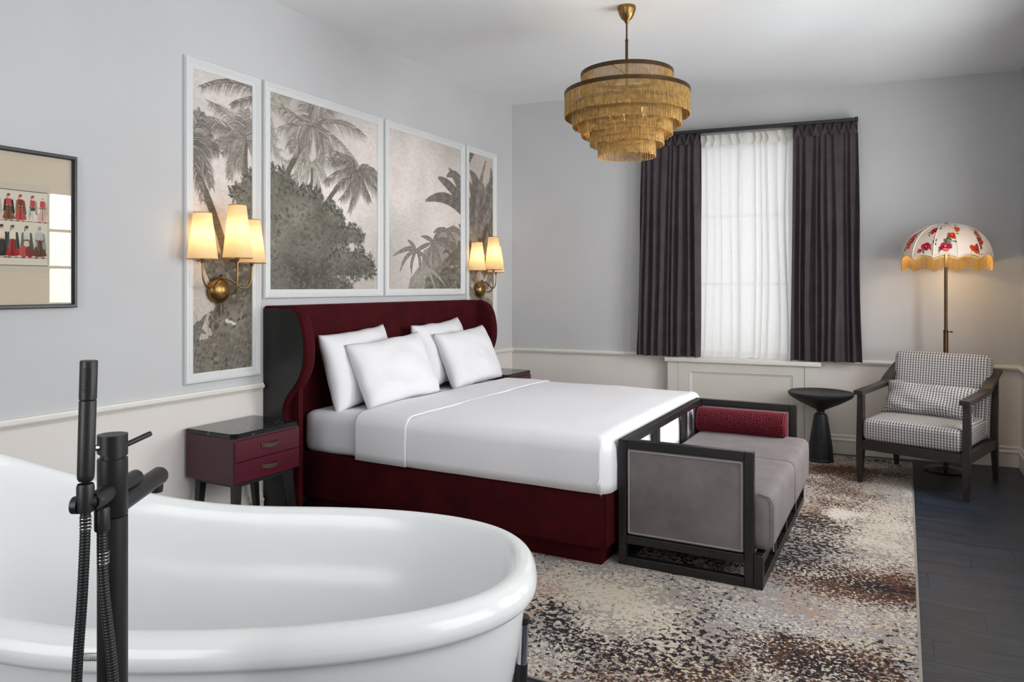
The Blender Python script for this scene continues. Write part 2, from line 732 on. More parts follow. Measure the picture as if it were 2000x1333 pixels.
def rug_mat():
    t = NT('abstract_rug_pile')
    v = t.coord('Object')
    n = lambda off, s, d=2, r=0.5, di=0.0: t.noise(addv(off), s, d, r, di)

    def addv(off):
        va = t.n('ShaderNodeVectorMath', operation='ADD')
        va.inputs[1].default_value = (off, off * 0.7, off * 1.3)
        t.l(v, va.inputs[0])
        return va.outputs[0]

    fine = [n(3.1 * k + 1, s, 3, 0.6, 0.35) for k, s in enumerate((54, 62, 38, 66, 40))]
    big = [n(17.3 * k + 5, s, 3, 0.55, 0.3) for k, s in enumerate((1.9, 1.5, 1.35, 1.7, 1.2))]

    sx = t.n('ShaderNodeSeparateXYZ')
    t.l(v, sx.inputs[0])

    def spots(lst):
        tot = None
        for x, y, rx, ry, amp in lst:
            dx = t.math('MULTIPLY', t.math('SUBTRACT', sx.outputs[0], x), 1 / rx)
            dy = t.math('MULTIPLY', t.math('SUBTRACT', sx.outputs[1], y), 1 / ry)
            q = t.math('ADD', t.math('MULTIPLY', dx, dx), t.math('MULTIPLY', dy, dy))
            g = t.math('MULTIPLY', t.math('EXPONENT', t.math('MULTIPLY', q, -1.0)), amp)
            tot = g if tot is None else t.math('ADD', tot, g)
        return tot

    woven = {0: spots([(-1.0, 3.08, .22, .2, .2), (-0.75, 2.75, .16, .25, .12), (-0.15, 4.3, .3, .8, .12), (-0.6, 3.05, .3, .25, -.1)]),
             1: spots([(-.3, 6.05, .34, .24, .34), (-.55, 5.75, .22, .24, .26), (-.1, 3.75, .22, .16, .24), (-.36, 3.03, .2, .12, .2), (-.4, 4.8, .16, .3, .16), (-.95, 2.66, .2, .1, .1), (-1.0, 3.2, .5, .35, -.3), (-.1, 4.6, .16, .7, -.12)]),
             2: spots([(-.58, 3.1, .3, .25, .14), (-1.05, 2.64, .3, .16, .18), (-1.3, 2.9, .12, .1, .1), (-.47, 4.66, .16, .35, .18), (-.12, 3.78, .08, .05, .16), (-.22, 2.9, .15, .12, .14), (-1.0, 3.15, .3, .2, -.22), (-.05, 4.4, .12, .8, -.15), (-.2, 6.0, .4, .4, -.1)]),
             3: spots([(-.35, 4.86, .1, .14, .34), (-.05, 4.5, .15, .9, .06), (-.25, 4.1, .1, .1, .1), (-1.25, 3.2, .3, .2, -.15)])}

    def mask(k, bias, gain=1.5, soft=0.02):
        w = t.math('ADD', fine[k], t.math('MULTIPLY', t.math('SUBTRACT', big[k], 0.5), gain * (0.6 if k in woven else 1.0)))
        if k in woven:
            w = t.math('ADD', w, woven[k])
        return t.ramp(w, [(bias - soft, (0, 0, 0, 1)), (bias + soft, (1, 1, 1, 1))])

    base = t.mix(t.ramp(big[4], [(0.42, (0, 0, 0, 1)), (0.58, (1, 1, 1, 1))]), lin((160, 149, 142)), lin((158, 158, 162)))
    c = t.mix(mask(0, 0.56, 1.3), base, lin((208, 197, 178)))
    c = t.mix(mask(4, 0.62, 1.6), c, lin((176, 152, 136)))
    c = t.mix(mask(1, 0.60, 1.45), c, lin((92, 64, 50)))
    c = t.mix(mask(2, 0.60, 1.45), c, lin((50, 43, 46)))
    c = t.mix(mask(3, 0.61, 1.4), c, lin((216, 208, 196)))
    t.set(Base_Color=c, Roughness=0.95)
    t.b.inputs['Specular IOR Level'].default_value = 0.1
    t.bump(n(2, 240, 2), 0.4, 0.004)
    return t.m


M_RUG = rug_mat()
M_RUGEDGE = simple('rug_binding', (158, 150, 142), 0.9)

# ------------------------------------------------------------------ the room
RX = 0.80          # right wall
YB = -1.6          # wall behind the camera
H = 3.19


def struct(name, bm, m, smooth=None):
    o = bm_obj(name, bm, m, None, smooth)
    o['kind'] = 'structure'
    return o


# floor: planks run across the room, each plank a piece
bm = BM()
add_box(bm, (-3.6, YB - 0.25, -0.09), (1.05, 7.15, -0.014))
floor = struct('floor', bm, M_SUBFLOOR)
pw = 0.19
meshes = {}


def plank_mesh(L):
    k = round(L, 2)
    if k not in meshes:
        b = BM()
        add_box(b, (0.0005, 0.0005, -0.014), (L - 0.0005, pw - 0.0005, 0.0))
        me = bpy.data.meshes.new('plank')
        b.to_mesh(me)
        b.free()
        me.materials.append(M_FLOOR)
        meshes[k] = me
    return meshes[k]


row = 0
y = YB
while y < 7.1:
    x = -3.5
    cut = [1.1, 0.7, 1.35, 0.9][row % 4]
    L = cut
    while x < 0.9:
        L = min(L, 0.95 - x)
        if L > 0.05:
            o = bpy.data.objects.new('plank', plank_mesh(L))
            COL.objects.link(o)
            o.parent = floor
            o.location = (x, y, 0)
        x += L
        L = 1.45
    y += pw
    row += 1

# left wall
bm = BM()
add_box(bm, (-3.6, YB - 0.2, 0), (PLANE_X, 6.42, H + 0.1))
struct('wall_left', bm, M_WALL)

# back wall with the window opening
WS0, WS1, WZ0, WZ1 = 1.66, 2.62, 0.745, 2.72
bm = BM()
Mb = Matrix.Translation(BW) @ Matrix.Rotation(BPHI, 4, 'Z')      # local x along the wall, local y out of the room
for lo, hi in (((-0.1, 0, 0), (WS0, 0.3, H + 0.1)), ((WS1, 0, 0), (4.6, 0.3, H + 0.1)),
               ((WS0, 0, 0), (WS1, 0.3, WZ0)), ((WS0, 0, WZ1), (WS1, 0.3, H + 0.1))):
    add_box(bm, lo, hi, M=Mb)
bmesh.ops.remove_doubles(bm, verts=bm.verts, dist=1e-4)
struct('wall_back', bm, M_WALL)

# right wall: far window and two openings added for light; rear wall: one added
RW = [(4.32, 5.62), (2.5, 3.8), (0.8, 2.2)]
WB0, WB1 = 0.78, 2.9
WBF = 2.42                             # head of the far right-hand window
bm = BM()
ys = [YB - 0.2, 0.8, 2.2, 2.5, 3.8, 4.32, 5.62, 7.1]
for a, b, op in zip(ys, ys[1:], (0, 1, 0, 1, 0, 1, 0)):
    if op:
        add_box(bm, (RX, a, 0), (RX + 0.2, b, WB0))
        add_box(bm, (RX, a, WBF if a > 4 else WB1), (RX + 0.2, b, H + 0.1))
    else:
        add_box(bm, (RX, a, 0), (RX + 0.2, b, H + 0.1))
struct('wall_right', bm, M_WALL)
bm = BM()
for a, b, op in ((-3.6, -1.95, 0), (-1.95, -0.45, 1), (-0.45, RX + 0.2, 0)):
    if op:
        add_box(bm, (a, YB - 0.2, 0), (b, YB, WB0))
        add_box(bm, (a, YB - 0.2, WB1), (b, YB, H + 0.1))
    else:
        add_box(bm, (a, YB - 0.2, 0), (b, YB, H + 0.1))
struct('wall_front', bm, M_WALL)


def ceil_z(x, y):
    """old plaster: gently wavy, sagging towards the back wall on the right"""
    z = H + 0.010 * nz((x, y, 0), 0.9, 3) - 0.03 * math.exp(-((y - 3.6) / 0.8) ** 2) + 0.008 * sin(y * 5.1 + 0.8)
    d = ((BW.y + (x - BW.x) * 0.108) - y)              # distance to the back wall
    k = max(0.0, 1 - d / 0.95)
    right = max(0.0, min(1.0, (x + 2.6) / 2.2))
    z -= (0.10 * right) * (k * k * (3 - 2 * k)) + 0.01 * right
    return z


def ceil_pt(u, v):
    x = -3.5 + u * 4.5
    y0, y1 = YB - 0.1, 6.36 + (x - BW.x) * 0.108 + 0.1
    y = y0 + v * (y1 - y0)
    return Vector((x, y, ceil_z(x, y)))


ce = grid_mesh('ceiling', 60, 110, ceil_pt, M_CEIL)
ce['kind'] = 'structure'
bm = BM()
bm.from_mesh(ce.data)
bmesh.ops.solidify(bm, geom=bm.faces[:], thickness=-0.05)
bm.to_mesh(ce.data)
bm.free()
shade(ce.data, True, 40)

# chair rails
RAIL = [(0, 0), (0.012, 0.0), (0.016, 0.008), (0.024, 0.012), (0.03, 0.022), (0.03, 0.03), (0.022, 0.036), (0.02, 0.044), (0, 0.044)]
n_trim = [0]


def trim(prof, A, B, out, m=M_TRIM):
    n_trim[0] += 1
    b = BM()
    sweep(b, prof, A, B, out)
    return struct('trim_%d' % n_trim[0], b, m)


ox = Vector((1, 0, 0))
trim(RAIL, (PLANE_X, YB, 0.788), (PLANE_X, 3.185, 0.776), ox)
trim(RAIL, (PLANE_X, 5.51, 0.762), (PLANE_X, 6.394, 0.752), ox)
trim(RAIL, bw(0, 0, 0.752), bw(1.55, 0, 0.750), BN)
trim(RAIL, bw(2.79, 0, 0.748), bw(4.25, 0, 0.742), BN)
trim(RAIL, (RX, 7.0, 0.742), (RX, 5.63, 0.742), -ox)
# window boards inside are part of the radiator cover; baseboards
BASE = [(0, 0), (0.02, 0), (0.02, 0.105), (0.026, 0.112), (0.024, 0.122), (0.012, 0.13), (0.014, 0.14), (0.016, 0.148), (0.006, 0.158), (0, 0.16)]


def base(name, segs):
    b = BM()
    for A, B, out in segs:
        sweep(b, BASE, A, B, out)
    return struct(name, b, M_TRIM)


base('baseboard_left', [((PLANE_X, YB, 0), (PLANE_X, 3.185, 0), ox), ((PLANE_X, 5.51, 0), (PLANE_X, 6.39, 0), ox)])
base('baseboard_back', [(bw(0, 0, 0), bw(1.53, 0, 0), BN), (bw(2.81, 0, 0), bw(4.25, 0, 0), BN)])
base('baseboard_right', [((RX, 6.85, 0), (RX, YB, 0), -ox)])


def window(name, Mx, w, h, cols, rows, depth=0.06):
    """frame with muntins and separate panes; local x along, z up, y out of the room"""
    root = thing(name, None, None)
    root.matrix_world = Mx
    root['kind'] = 'structure'
    b = BM()
    f = 0.06
    for lo, hi in (((0, 0, 0), (f, depth, h)), ((w - f, 0, 0), (w, depth, h)), ((f, 0, 0), (w - f, depth, f)), ((f, 0, h - f), (w - f, depth, h))):
        add_box(b, lo, hi, 0.004, 1)
    bm_obj('window_frame', b, M_TRIM, root, local=True)
    mt = 0.02
    iw, ih = (w - 2 * f), (h - 2 * f)
    for i in range(1, cols):
        b = BM()
        x = f + iw * i / cols
        add_box(b, (x - mt, 0.005, f), (x + mt, depth - 0.005, h - f), 0.004, 1)
        bm_obj('mullion', b, M_TRIM, root, local=True)
    for j in range(1, rows):
        b = BM()
        z = f + ih * j / rows
        add_box(b, (f, 0.01, z - 0.013), (w - f, depth - 0.01, z + 0.013), 0.003, 1)
        bm_obj('muntin', b, M_TRIM, root, local=True)
    for i in range(cols):
        for j in range(rows):
            b = BM()
            x0, z0 = f + iw * i / cols, f + ih * j / rows
            v = [b.verts.new(p) for p in ((x0, depth / 2, z0), (x0 + iw / cols, depth / 2, z0), (x0 + iw / cols, depth / 2, z0 + ih / rows), (x0, depth / 2, z0 + ih / rows))]
            b.faces.new(v)
            bm_obj('pane', b, M_GLASS, root, local=True)
    return root


window('window_1', Mb @ Matrix.Translation((WS0, 0.2, WZ0)), WS1 - WS0, WZ1 - WZ0, 2, 3)
for i, (a, b_) in enumerate(RW):  # only the far window is known; the nearer two are added for light
    window('window_%d' % (i + 2), Matrix.Translation((RX + 0.1, b_, WB0)) @ Matrix.Rotation(-pi / 2, 4, 'Z'), b_ - a, (WBF if a > 4 else WB1) - WB0, 2, 4)
window('window_5', Matrix.Translation((-0.45, YB - 0.1, WB0)) @ Matrix.Rotation(pi, 4, 'Z'), 1.5, WB1 - WB0, 2, 3)  # unseen window, added behind the camera for brightness
# ------------------------------------------------------------------ printed pictures, painted with code


class Paint:
    """a small canvas measured in metres"""

    def __init__(self, x0, y0, x1, y1, s, bg):
        self.x0, self.y0, self.s = x0, y0, s
        self.w, self.h = int((x1 - x0) * s), int((y1 - y0) * s)
        self.a = np.ones((self.h, self.w, 3), np.float32) * (np.array(bg, np.float32) / 255)
        self.rng = np.random.default_rng(5)

    def px(self, p):
        return (p[0] - self.x0) * self.s, (p[1] - self.y0) * self.s

    def _mix(self, x0, x1, y0, y1, al, col):
        r = self.a[y0:y1, x0:x1]
        r += al[..., None] * (np.array(col, np.float32) / 255 - r)

    def seg(self, p, q, w0, w1, col, al=1.0):
        ax, ay = self.px(p)
        bx, by = self.px(q)
        w0, w1 = w0 * self.s / 2, w1 * self.s / 2
        m = max(w0, w1) + 1
        x0, x1 = max(0, int(min(ax, bx) - m)), min(self.w, int(max(ax, bx) + m) + 2)
        y0, y1 = max(0, int(min(ay, by) - m)), min(self.h, int(max(ay, by) + m) + 2)
        if x1 <= x0 or y1 <= y0:
            return
        X = np.arange(x0, x1, dtype=np.float32)[None, :] - ax
        Y = np.arange(y0, y1, dtype=np.float32)[:, None] - ay
        dx, dy = bx - ax, by - ay
        L = dx * dx + dy * dy + 1e-9
        t = np.clip((X * dx + Y * dy) / L, 0, 1)
        d = np.sqrt((X - t * dx) ** 2 + (Y - t * dy) ** 2)
        self._mix(x0, x1, y0, y1, np.clip(w0 + (w1 - w0) * t - d + 0.5, 0, 1) * al, col)

    def line(self, pts, w0, w1, col, al=1.0):
        n = len(pts) - 1
        for i in range(n):
            self.seg(pts[i], pts[i + 1], w0 + (w1 - w0) * i / n, w0 + (w1 - w0) * (i + 1) / n, col, al)

    def blob(self, p, rx, ry, col, al=1.0, soft=0.0):
        cx, cy = self.px(p)
        rx, ry = rx * self.s, ry * self.s
        x0, x1 = max(0, int(cx - rx - 2)), min(self.w, int(cx + rx + 3))
        y0, y1 = max(0, int(cy - ry - 2)), min(self.h, int(cy + ry + 3))
        if x1 <= x0 or y1 <= y0:
            return
        X = (np.arange(x0, x1, dtype=np.float32)[None, :] - cx) / rx
        Y = (np.arange(y0, y1, dtype=np.float32)[:, None] - cy) / ry
        d = np.sqrt(X * X + Y * Y)
        k = max(soft, 1.0 / max(rx, ry))
        self._mix(x0, x1, y0, y1, np.clip((1 - d) / k + 0.5 * (soft == 0), 0, 1) * al, col)

    def mask(self, pts):
        P = [self.px(p) for p in pts]
        X = np.arange(self.w, dtype=np.float32)[None, :]
        Y = np.arange(self.h, dtype=np.float32)[:, None]
        ins = np.zeros((self.h, self.w), bool)
        n = len(P)
        for i in range(n):
            (xa, ya), (xb, yb) = P[i], P[(i + 1) % n]
            if abs(ya - yb) < 1e-6:
                continue
            c = ((ya > Y) != (yb > Y)) & (X < (xb - xa) * (Y - ya) / (yb - ya) + xa)
            ins ^= c
        return ins

    def poly(self, pts, col, al=1.0):
        P = [self.px(p) for p in pts]
        xs, ys = [p[0] for p in P], [p[1] for p in P]
        x0, x1 = max(0, int(min(xs)) - 1), min(self.w, int(max(xs)) + 2)
        y0, y1 = max(0, int(min(ys)) - 1), min(self.h, int(max(ys)) + 2)
        if x1 <= x0 or y1 <= y0:
            return
        acc = np.zeros((y1 - y0, x1 - x0), np.float32)
        for ox_, oy_ in ((.25, .25), (-.25, .25), (.25, -.25), (-.25, -.25)):
            X = np.arange(x0, x1, dtype=np.float32)[None, :] + ox_
            Y = np.arange(y0, y1, dtype=np.float32)[:, None] + oy_
            ins = np.zeros(acc.shape, bool)
            for i in range(len(P)):
                (xa, ya), (xb, yb) = P[i], P[(i + 1) % len(P)]
                if abs(ya - yb) < 1e-6:
                    continue
                ins ^= ((ya > Y) != (yb > Y)) & (X < (xb - xa) * (Y - ya) / (yb - ya) + xa)
            acc += ins
        self._mix(x0, x1, y0, y1, acc / 4 * al, col)

    def cloud(self, cell, octaves=4, sx=1.0):
        out = np.zeros((self.h, self.w), np.float32)
        amp, tot = 1.0, 0.0
        for o in range(octaves):
            c = max(2, cell / 2 ** o * self.s)
            gh, gw = int(self.h / c) + 3, int(self.w / (c * sx)) + 3
            g = self.rng.random((gh, gw)).astype(np.float32)
            yy = np.linspace(0, gh - 2.001, self.h)
            xx = np.linspace(0, gw - 2.001, self.w)
            yi, xi = yy.astype(int), xx.astype(int)
            fy, fx = (yy - yi)[:, None], (xx - xi)[None, :]
            fy, fx = fy * fy * (3 - 2 * fy), fx * fx * (3 - 2 * fx)
            a = g[yi][:, xi] * (1 - fx) + g[yi][:, xi + 1] * fx
            b = g[yi + 1][:, xi] * (1 - fx) + g[yi + 1][:, xi + 1] * fx
            out += amp * (a * (1 - fy) + b * fy)
            tot += amp
            amp *= 0.55
        return out / tot

    def image(self, name):
        im = bpy.data.images.new(name, self.w, self.h)
        px = np.ones((self.h, self.w, 4), np.float32)
        px[..., :3] = np.clip(self.a, 0, 1)
        im.pixels.foreach_set(px.ravel())
        im.update()
        im.pack()
        return im


def print_mat(name, im, rough=0.7):
    t = NT(name)
    ti = t.n('ShaderNodeTexImage')
    ti.image = im
    t.l(ti.outputs[0], t.b.inputs['Base Color'])
    t.b.inputs['Roughness'].default_value = rough
    t.b.inputs['Specular IOR Level'].default_value = 0.2
    return t.m


# --- the tropical mural (wall metres: along the wall, height)
FRONDS= [((3.144, 2.572), (2.955, 2.611), (2.753, 2.497), 0.09, 2), ((3.164, 2.534), (3.029, 2.494), (2.955, 2.442), 0.06, 2), ((3.063, 2.269), (3.021, 2.373), (2.8, 2.42), 0.1, 1), ((3.063, 2.269), (2.901, 2.349), (2.687, 2.231), 0.1, 1), ((3.063, 2.269), (2.883, 2.267), (2.766, 2.115), 0.1, 1), ((3.063, 2.269), (2.955, 2.262), (2.848, 2.194), 0.1, 1), ((3.063, 2.269), (2.948, 2.196), (2.948, 2.013), 0.1, 1), ((3.063, 2.269), (2.999, 2.219), (3.029, 2.06), 0.1, 1), ((3.063, 2.269), (2.919, 2.329), (2.763, 2.33), 0.1, 1), ((3.063, 2.269), (3.144, 2.351), (3.224, 2.329), 0.1, 1), ((3.063, 2.269), (3.136, 2.243), (3.192, 2.113), 0.1, 1), ((3.063, 2.269), (3.059, 2.335), (3.059, 2.441), 0.1, 1), ((3.063, 2.269), (2.973, 2.283), (2.89, 2.157), 0.1, 1), ((2.668, 2.149), (2.78, 2.154), (2.821, 1.951), 0.1, 2), ((2.668, 2.149), (2.763, 2.208), (2.866, 2.153), 0.1, 2), ((2.668, 2.149), (2.713, 2.101), (2.763, 1.868), 0.1, 2), ((2.668, 2.149), (2.73, 2.202), (2.814, 2.254), 0.1, 2), ((2.668, 2.149), (2.713, 2.269), (2.753, 2.361), 0.1, 2), ((3.618, 2.449), (3.675, 2.548), (3.844, 2.615), 0.115, 1), ((3.618, 2.449), (3.906, 2.575), (4.14, 2.475), 0.115, 1), ((3.618, 2.449), (3.839, 2.442), (4.089, 2.233), 0.115, 1), ((3.618, 2.449), (3.69, 2.388), (3.699, 2.226), 0.115, 1), ((3.618, 2.449), (3.48, 2.409), (3.4, 2.271), 0.115, 1), ((3.618, 2.449), (3.48, 2.465), (3.34, 2.517), 0.115, 1), ((3.618, 2.449), (3.571, 2.55), (3.525, 2.603), 0.115, 1), ((3.618, 2.449), (3.562, 2.391), (3.534, 2.201), 0.115, 1), ((3.618, 2.449), (3.502, 2.38), (3.435, 2.245), 0.115, 1), ((3.618, 2.449), (3.763, 2.383), (3.839, 2.246), 0.115, 1), ((3.618, 2.449), (3.525, 2.457), (3.307, 2.367), 0.115, 1), ((4.056, 2.221), (3.885, 2.211), (3.733, 2.093), 0.1, 2), ((4.056, 2.221), (3.927, 2.259), (3.763, 2.256), 0.1, 2), ((4.056, 2.221), (4.023, 2.104), (3.885, 1.992), 0.1, 2), ((4.056, 2.221), (4.078, 2.111), (3.975, 1.916), 0.1, 2), ((4.056, 2.221), (4.191, 2.236), (4.339, 2.153), 0.1, 2), ((4.056, 2.221), (4.203, 2.182), (4.412, 1.97), 0.1, 2), ((4.056, 2.221), (4.112, 2.133), (4.203, 2.014), 0.1, 2), ((4.056, 2.221), (3.948, 2.149), (3.839, 2.071), 0.1, 2), ((4.056, 2.221), (4.023, 2.267), (3.839, 2.309), 0.1, 2), ((4.056, 2.221), (4.146, 2.266), (4.279, 2.229), 0.1, 2), ((3.608, 2.212), (3.502, 2.196), (3.458, 2.079), 0.08, 0), ((3.608, 2.212), (3.548, 2.163), (3.516, 2.027), 0.08, 0), ((3.608, 2.212), (3.69, 2.2), (3.763, 2.073), 0.08, 0), ((3.608, 2.212), (3.642, 2.126), (3.704, 1.974), 0.08, 0), ((3.608, 2.212), (3.714, 2.248), (3.839, 2.222), 0.08, 0), ((3.608, 2.212), (3.525, 2.233), (3.392, 2.173), 0.08, 0), ((3.184, 2.498), (3.328, 2.561), (3.444, 2.402), 0.09, 0), ((3.184, 2.498), (3.265, 2.437), (3.248, 2.246), 0.09, 0), ((3.184, 2.498), (3.307, 2.598), (3.414, 2.581), 0.09, 0), ((3.184, 2.498), (3.224, 2.398), (3.307, 2.303), 0.09, 0), ((3.184, 2.498), (3.204, 2.239), (3.392, 2.173), 0.09, 0), ((3.184, 2.498), (3.224, 2.258), (3.328, 2.243), 0.09, 0)]
TRUNKS= [((3.067, 2.252), (3.051, 2.123), (3.07, 1.999), 0.032), ((2.648, 2.119), (2.80, 1.96), (2.945, 1.50), 0.045), ((3.571, 2.393), (3.48, 2.252), (3.366, 2.073), 0.035), ((4.012, 2.182), (3.839, 2.099), (3.714, 1.913), 0.03), ((3.608, 2.172), (3.613, 2.072), (3.59, 1.988), 0.022)]
BUSH= [(3.067, 2.05), (3.144, 2.075), (3.232, 2.118), (3.328, 2.106), (3.4, 2.078), (3.502, 2.019), (3.594, 2.029), (3.675, 2.011), (3.704, 1.929), (3.788, 1.961), (3.823, 1.888), (3.906, 1.902), (3.885, 1.823), (4.023, 1.812), (4.112, 1.759), (4.078, 1.713), (3.916, 1.691), (3.788, 1.643), (4.023, 1.646), (4.168, 1.622), (4.232, 1.55), (4.203, 1.489), (4.023, 1.472), (3.813, 1.477), (3.948, 1.414), (4.012, 1.357), (3.204, 1.353), (3.067, 1.355), (2.973, 1.459), (3.021, 1.58), (3.067, 1.763), (2.973, 1.919), (2.992, 1.965)]
LOW1= [(2.664, 1.553), (2.753, 1.536), (2.821, 1.4), (2.848, 1.285), (2.797, 1.214), (2.831, 1.112), (2.687, 1.099), (2.664, 0.901), (3.144, 0.863), (3.144, 1.768), (3.029, 1.67), (2.955, 1.577), (2.814, 1.578)]
LOW3= [(4.69, 1.46), (4.842, 1.585), (4.871, 1.689), (4.987, 1.736), (5.084, 1.848), (5.184, 1.885), (5.32, 1.929), (5.486, 1.887), (5.486, 1.332), (4.657, 1.34)]
BLADES= [((4.772, 1.685), (4.69, 1.73), (4.475, 1.633), 0.035, 1), ((4.772, 1.685), (4.623, 1.659), (4.564, 1.518), 0.035, 1), ((4.772, 1.685), (4.69, 1.601), (4.711, 1.501), 0.035, 1), ((4.772, 1.685), (4.731, 1.732), (4.663, 1.761), 0.035, 1), ((4.772, 1.685), (4.842, 1.647), (4.814, 1.523), 0.035, 1), ((4.772, 1.685), (4.885, 1.731), (4.972, 1.752), 0.035, 1), ((4.772, 1.685), (4.936, 1.65), (4.987, 1.484), 0.035, 1), ((5.009, 1.763), (4.957, 1.802), (4.842, 1.803), 0.035, 1), ((5.009, 1.763), (4.957, 1.693), (4.899, 1.566), 0.035, 1), ((5.009, 1.763), (5.017, 1.675), (5.009, 1.527), 0.035, 1), ((5.009, 1.763), (5.084, 1.699), (5.138, 1.529), 0.035, 1), ((5.009, 1.763), (5.138, 1.787), (5.263, 1.706), 0.035, 1), ((5.009, 1.763), (5.046, 1.824), (5.107, 1.862), 0.035, 1), ((5.216, 1.869), (5.092, 1.895), (5.017, 1.843), 0.035, 1), ((5.216, 1.869), (5.138, 1.916), (5.039, 1.798), 0.035, 1), ((5.216, 1.869), (5.279, 1.9), (5.41, 1.891), 0.035, 1), ((5.216, 1.869), (5.247, 1.793), (5.279, 1.698), 0.035, 1), ((5.216, 1.869), (5.361, 1.932), (5.486, 1.806), 0.035, 1), ((5.216, 1.869), (5.32, 1.841), (5.385, 1.712), 0.035, 1), ((4.914, 1.546), (4.814, 1.502), (4.772, 1.339), 0.032, 0), ((4.914, 1.546), (4.885, 1.504), (4.871, 1.338), 0.032, 0), ((4.914, 1.546), (4.972, 1.517), (5.062, 1.336), 0.032, 0), ((4.914, 1.546), (5.046, 1.527), (5.2, 1.4), 0.032, 0), ((4.914, 1.546), (4.842, 1.532), (4.724, 1.4), 0.032, 0), ((5.546, 1.991), (5.279, 2.233), (4.914, 2.099), 0.1, 2), ((5.486, 2.122), (5.279, 2.277), (5.092, 2.305), 0.09, 2), ((5.486, 2.28), (5.344, 2.418), (5.216, 2.334), 0.07, 2), ((5.66, 1.885), (5.843, 2.252), (6.005, 2.405), 0.11, 1), ((5.705, 1.865), (5.546, 2.128), (5.486, 2.303), 0.1, 2), ((5.759, 1.915), (5.796, 2.341), (5.598, 2.426), 0.12, 2), ((5.759, 1.868), (5.89, 2.162), (6.134, 2.26), 0.1, 1), ((5.705, 1.818), (5.669, 2.186), (5.871, 2.559), 0.07, 1), ((5.75, 1.961), (6.005, 2.309), (5.966, 2.506), 0.07, 2), ((5.563, 2.494), (5.598, 2.591), (5.705, 2.655), 0.05, 2), ((5.796, 1.588), (5.705, 1.818), (5.546, 1.946), 0.1, 1), ((5.843, 1.495), (5.937, 1.783), (6.104, 1.938), 0.1, 2), ((5.66, 1.446), (5.598, 1.675), (5.512, 1.762), 0.09, 2), ((5.89, 1.4), (5.986, 1.593), (6.134, 1.695), 0.08, 1), ((5.705, 1.4), (5.741, 1.587), (5.796, 1.823), 0.06, 0), ((2.687, 0.912), (2.713, 1.176), (2.786, 1.24), 0.035, 0), ((2.753, 0.905), (2.763, 1.117), (2.883, 1.138), 0.03, 0), ((2.687, 1.038), (2.697, 1.218), (2.763, 1.196), 0.03, 0), ((2.73, 0.908), (2.72, 1.035), (2.821, 1.056), 0.03, 0), ((2.687, 1.121), (2.73, 1.175), (2.78, 1.138), 0.025, 0), ((2.848, 0.895), (2.919, 0.99), (2.89, 1.094), 0.03, 0), ((2.919, 0.887), (2.962, 0.986), (3.029, 1.16), 0.03, 0), ((2.992, 0.879), (3.029, 1.01), (3.105, 1.217), 0.03, 0)]
SPRIGS= [(2.999, 1.99), (3.021, 2.023), (3.044, 2.032), (2.984, 1.947), (3.014, 1.926), (3.051, 1.918), (2.834, 1.17), (2.827, 1.205), (2.848, 1.233), (2.869, 1.11), (2.821, 1.142), (2.866, 1.255), (2.883, 1.284), (2.78, 1.4), (2.807, 1.434), (2.827, 1.357)]

MU = Paint(2.63, 0.86, 6.06, 2.66, 560, (204, 195, 189))
TONES = [((160, 156, 146), (144, 140, 128)), ((142, 134, 126), (118, 111, 104)), ((126, 118, 111), (100, 93, 87))]


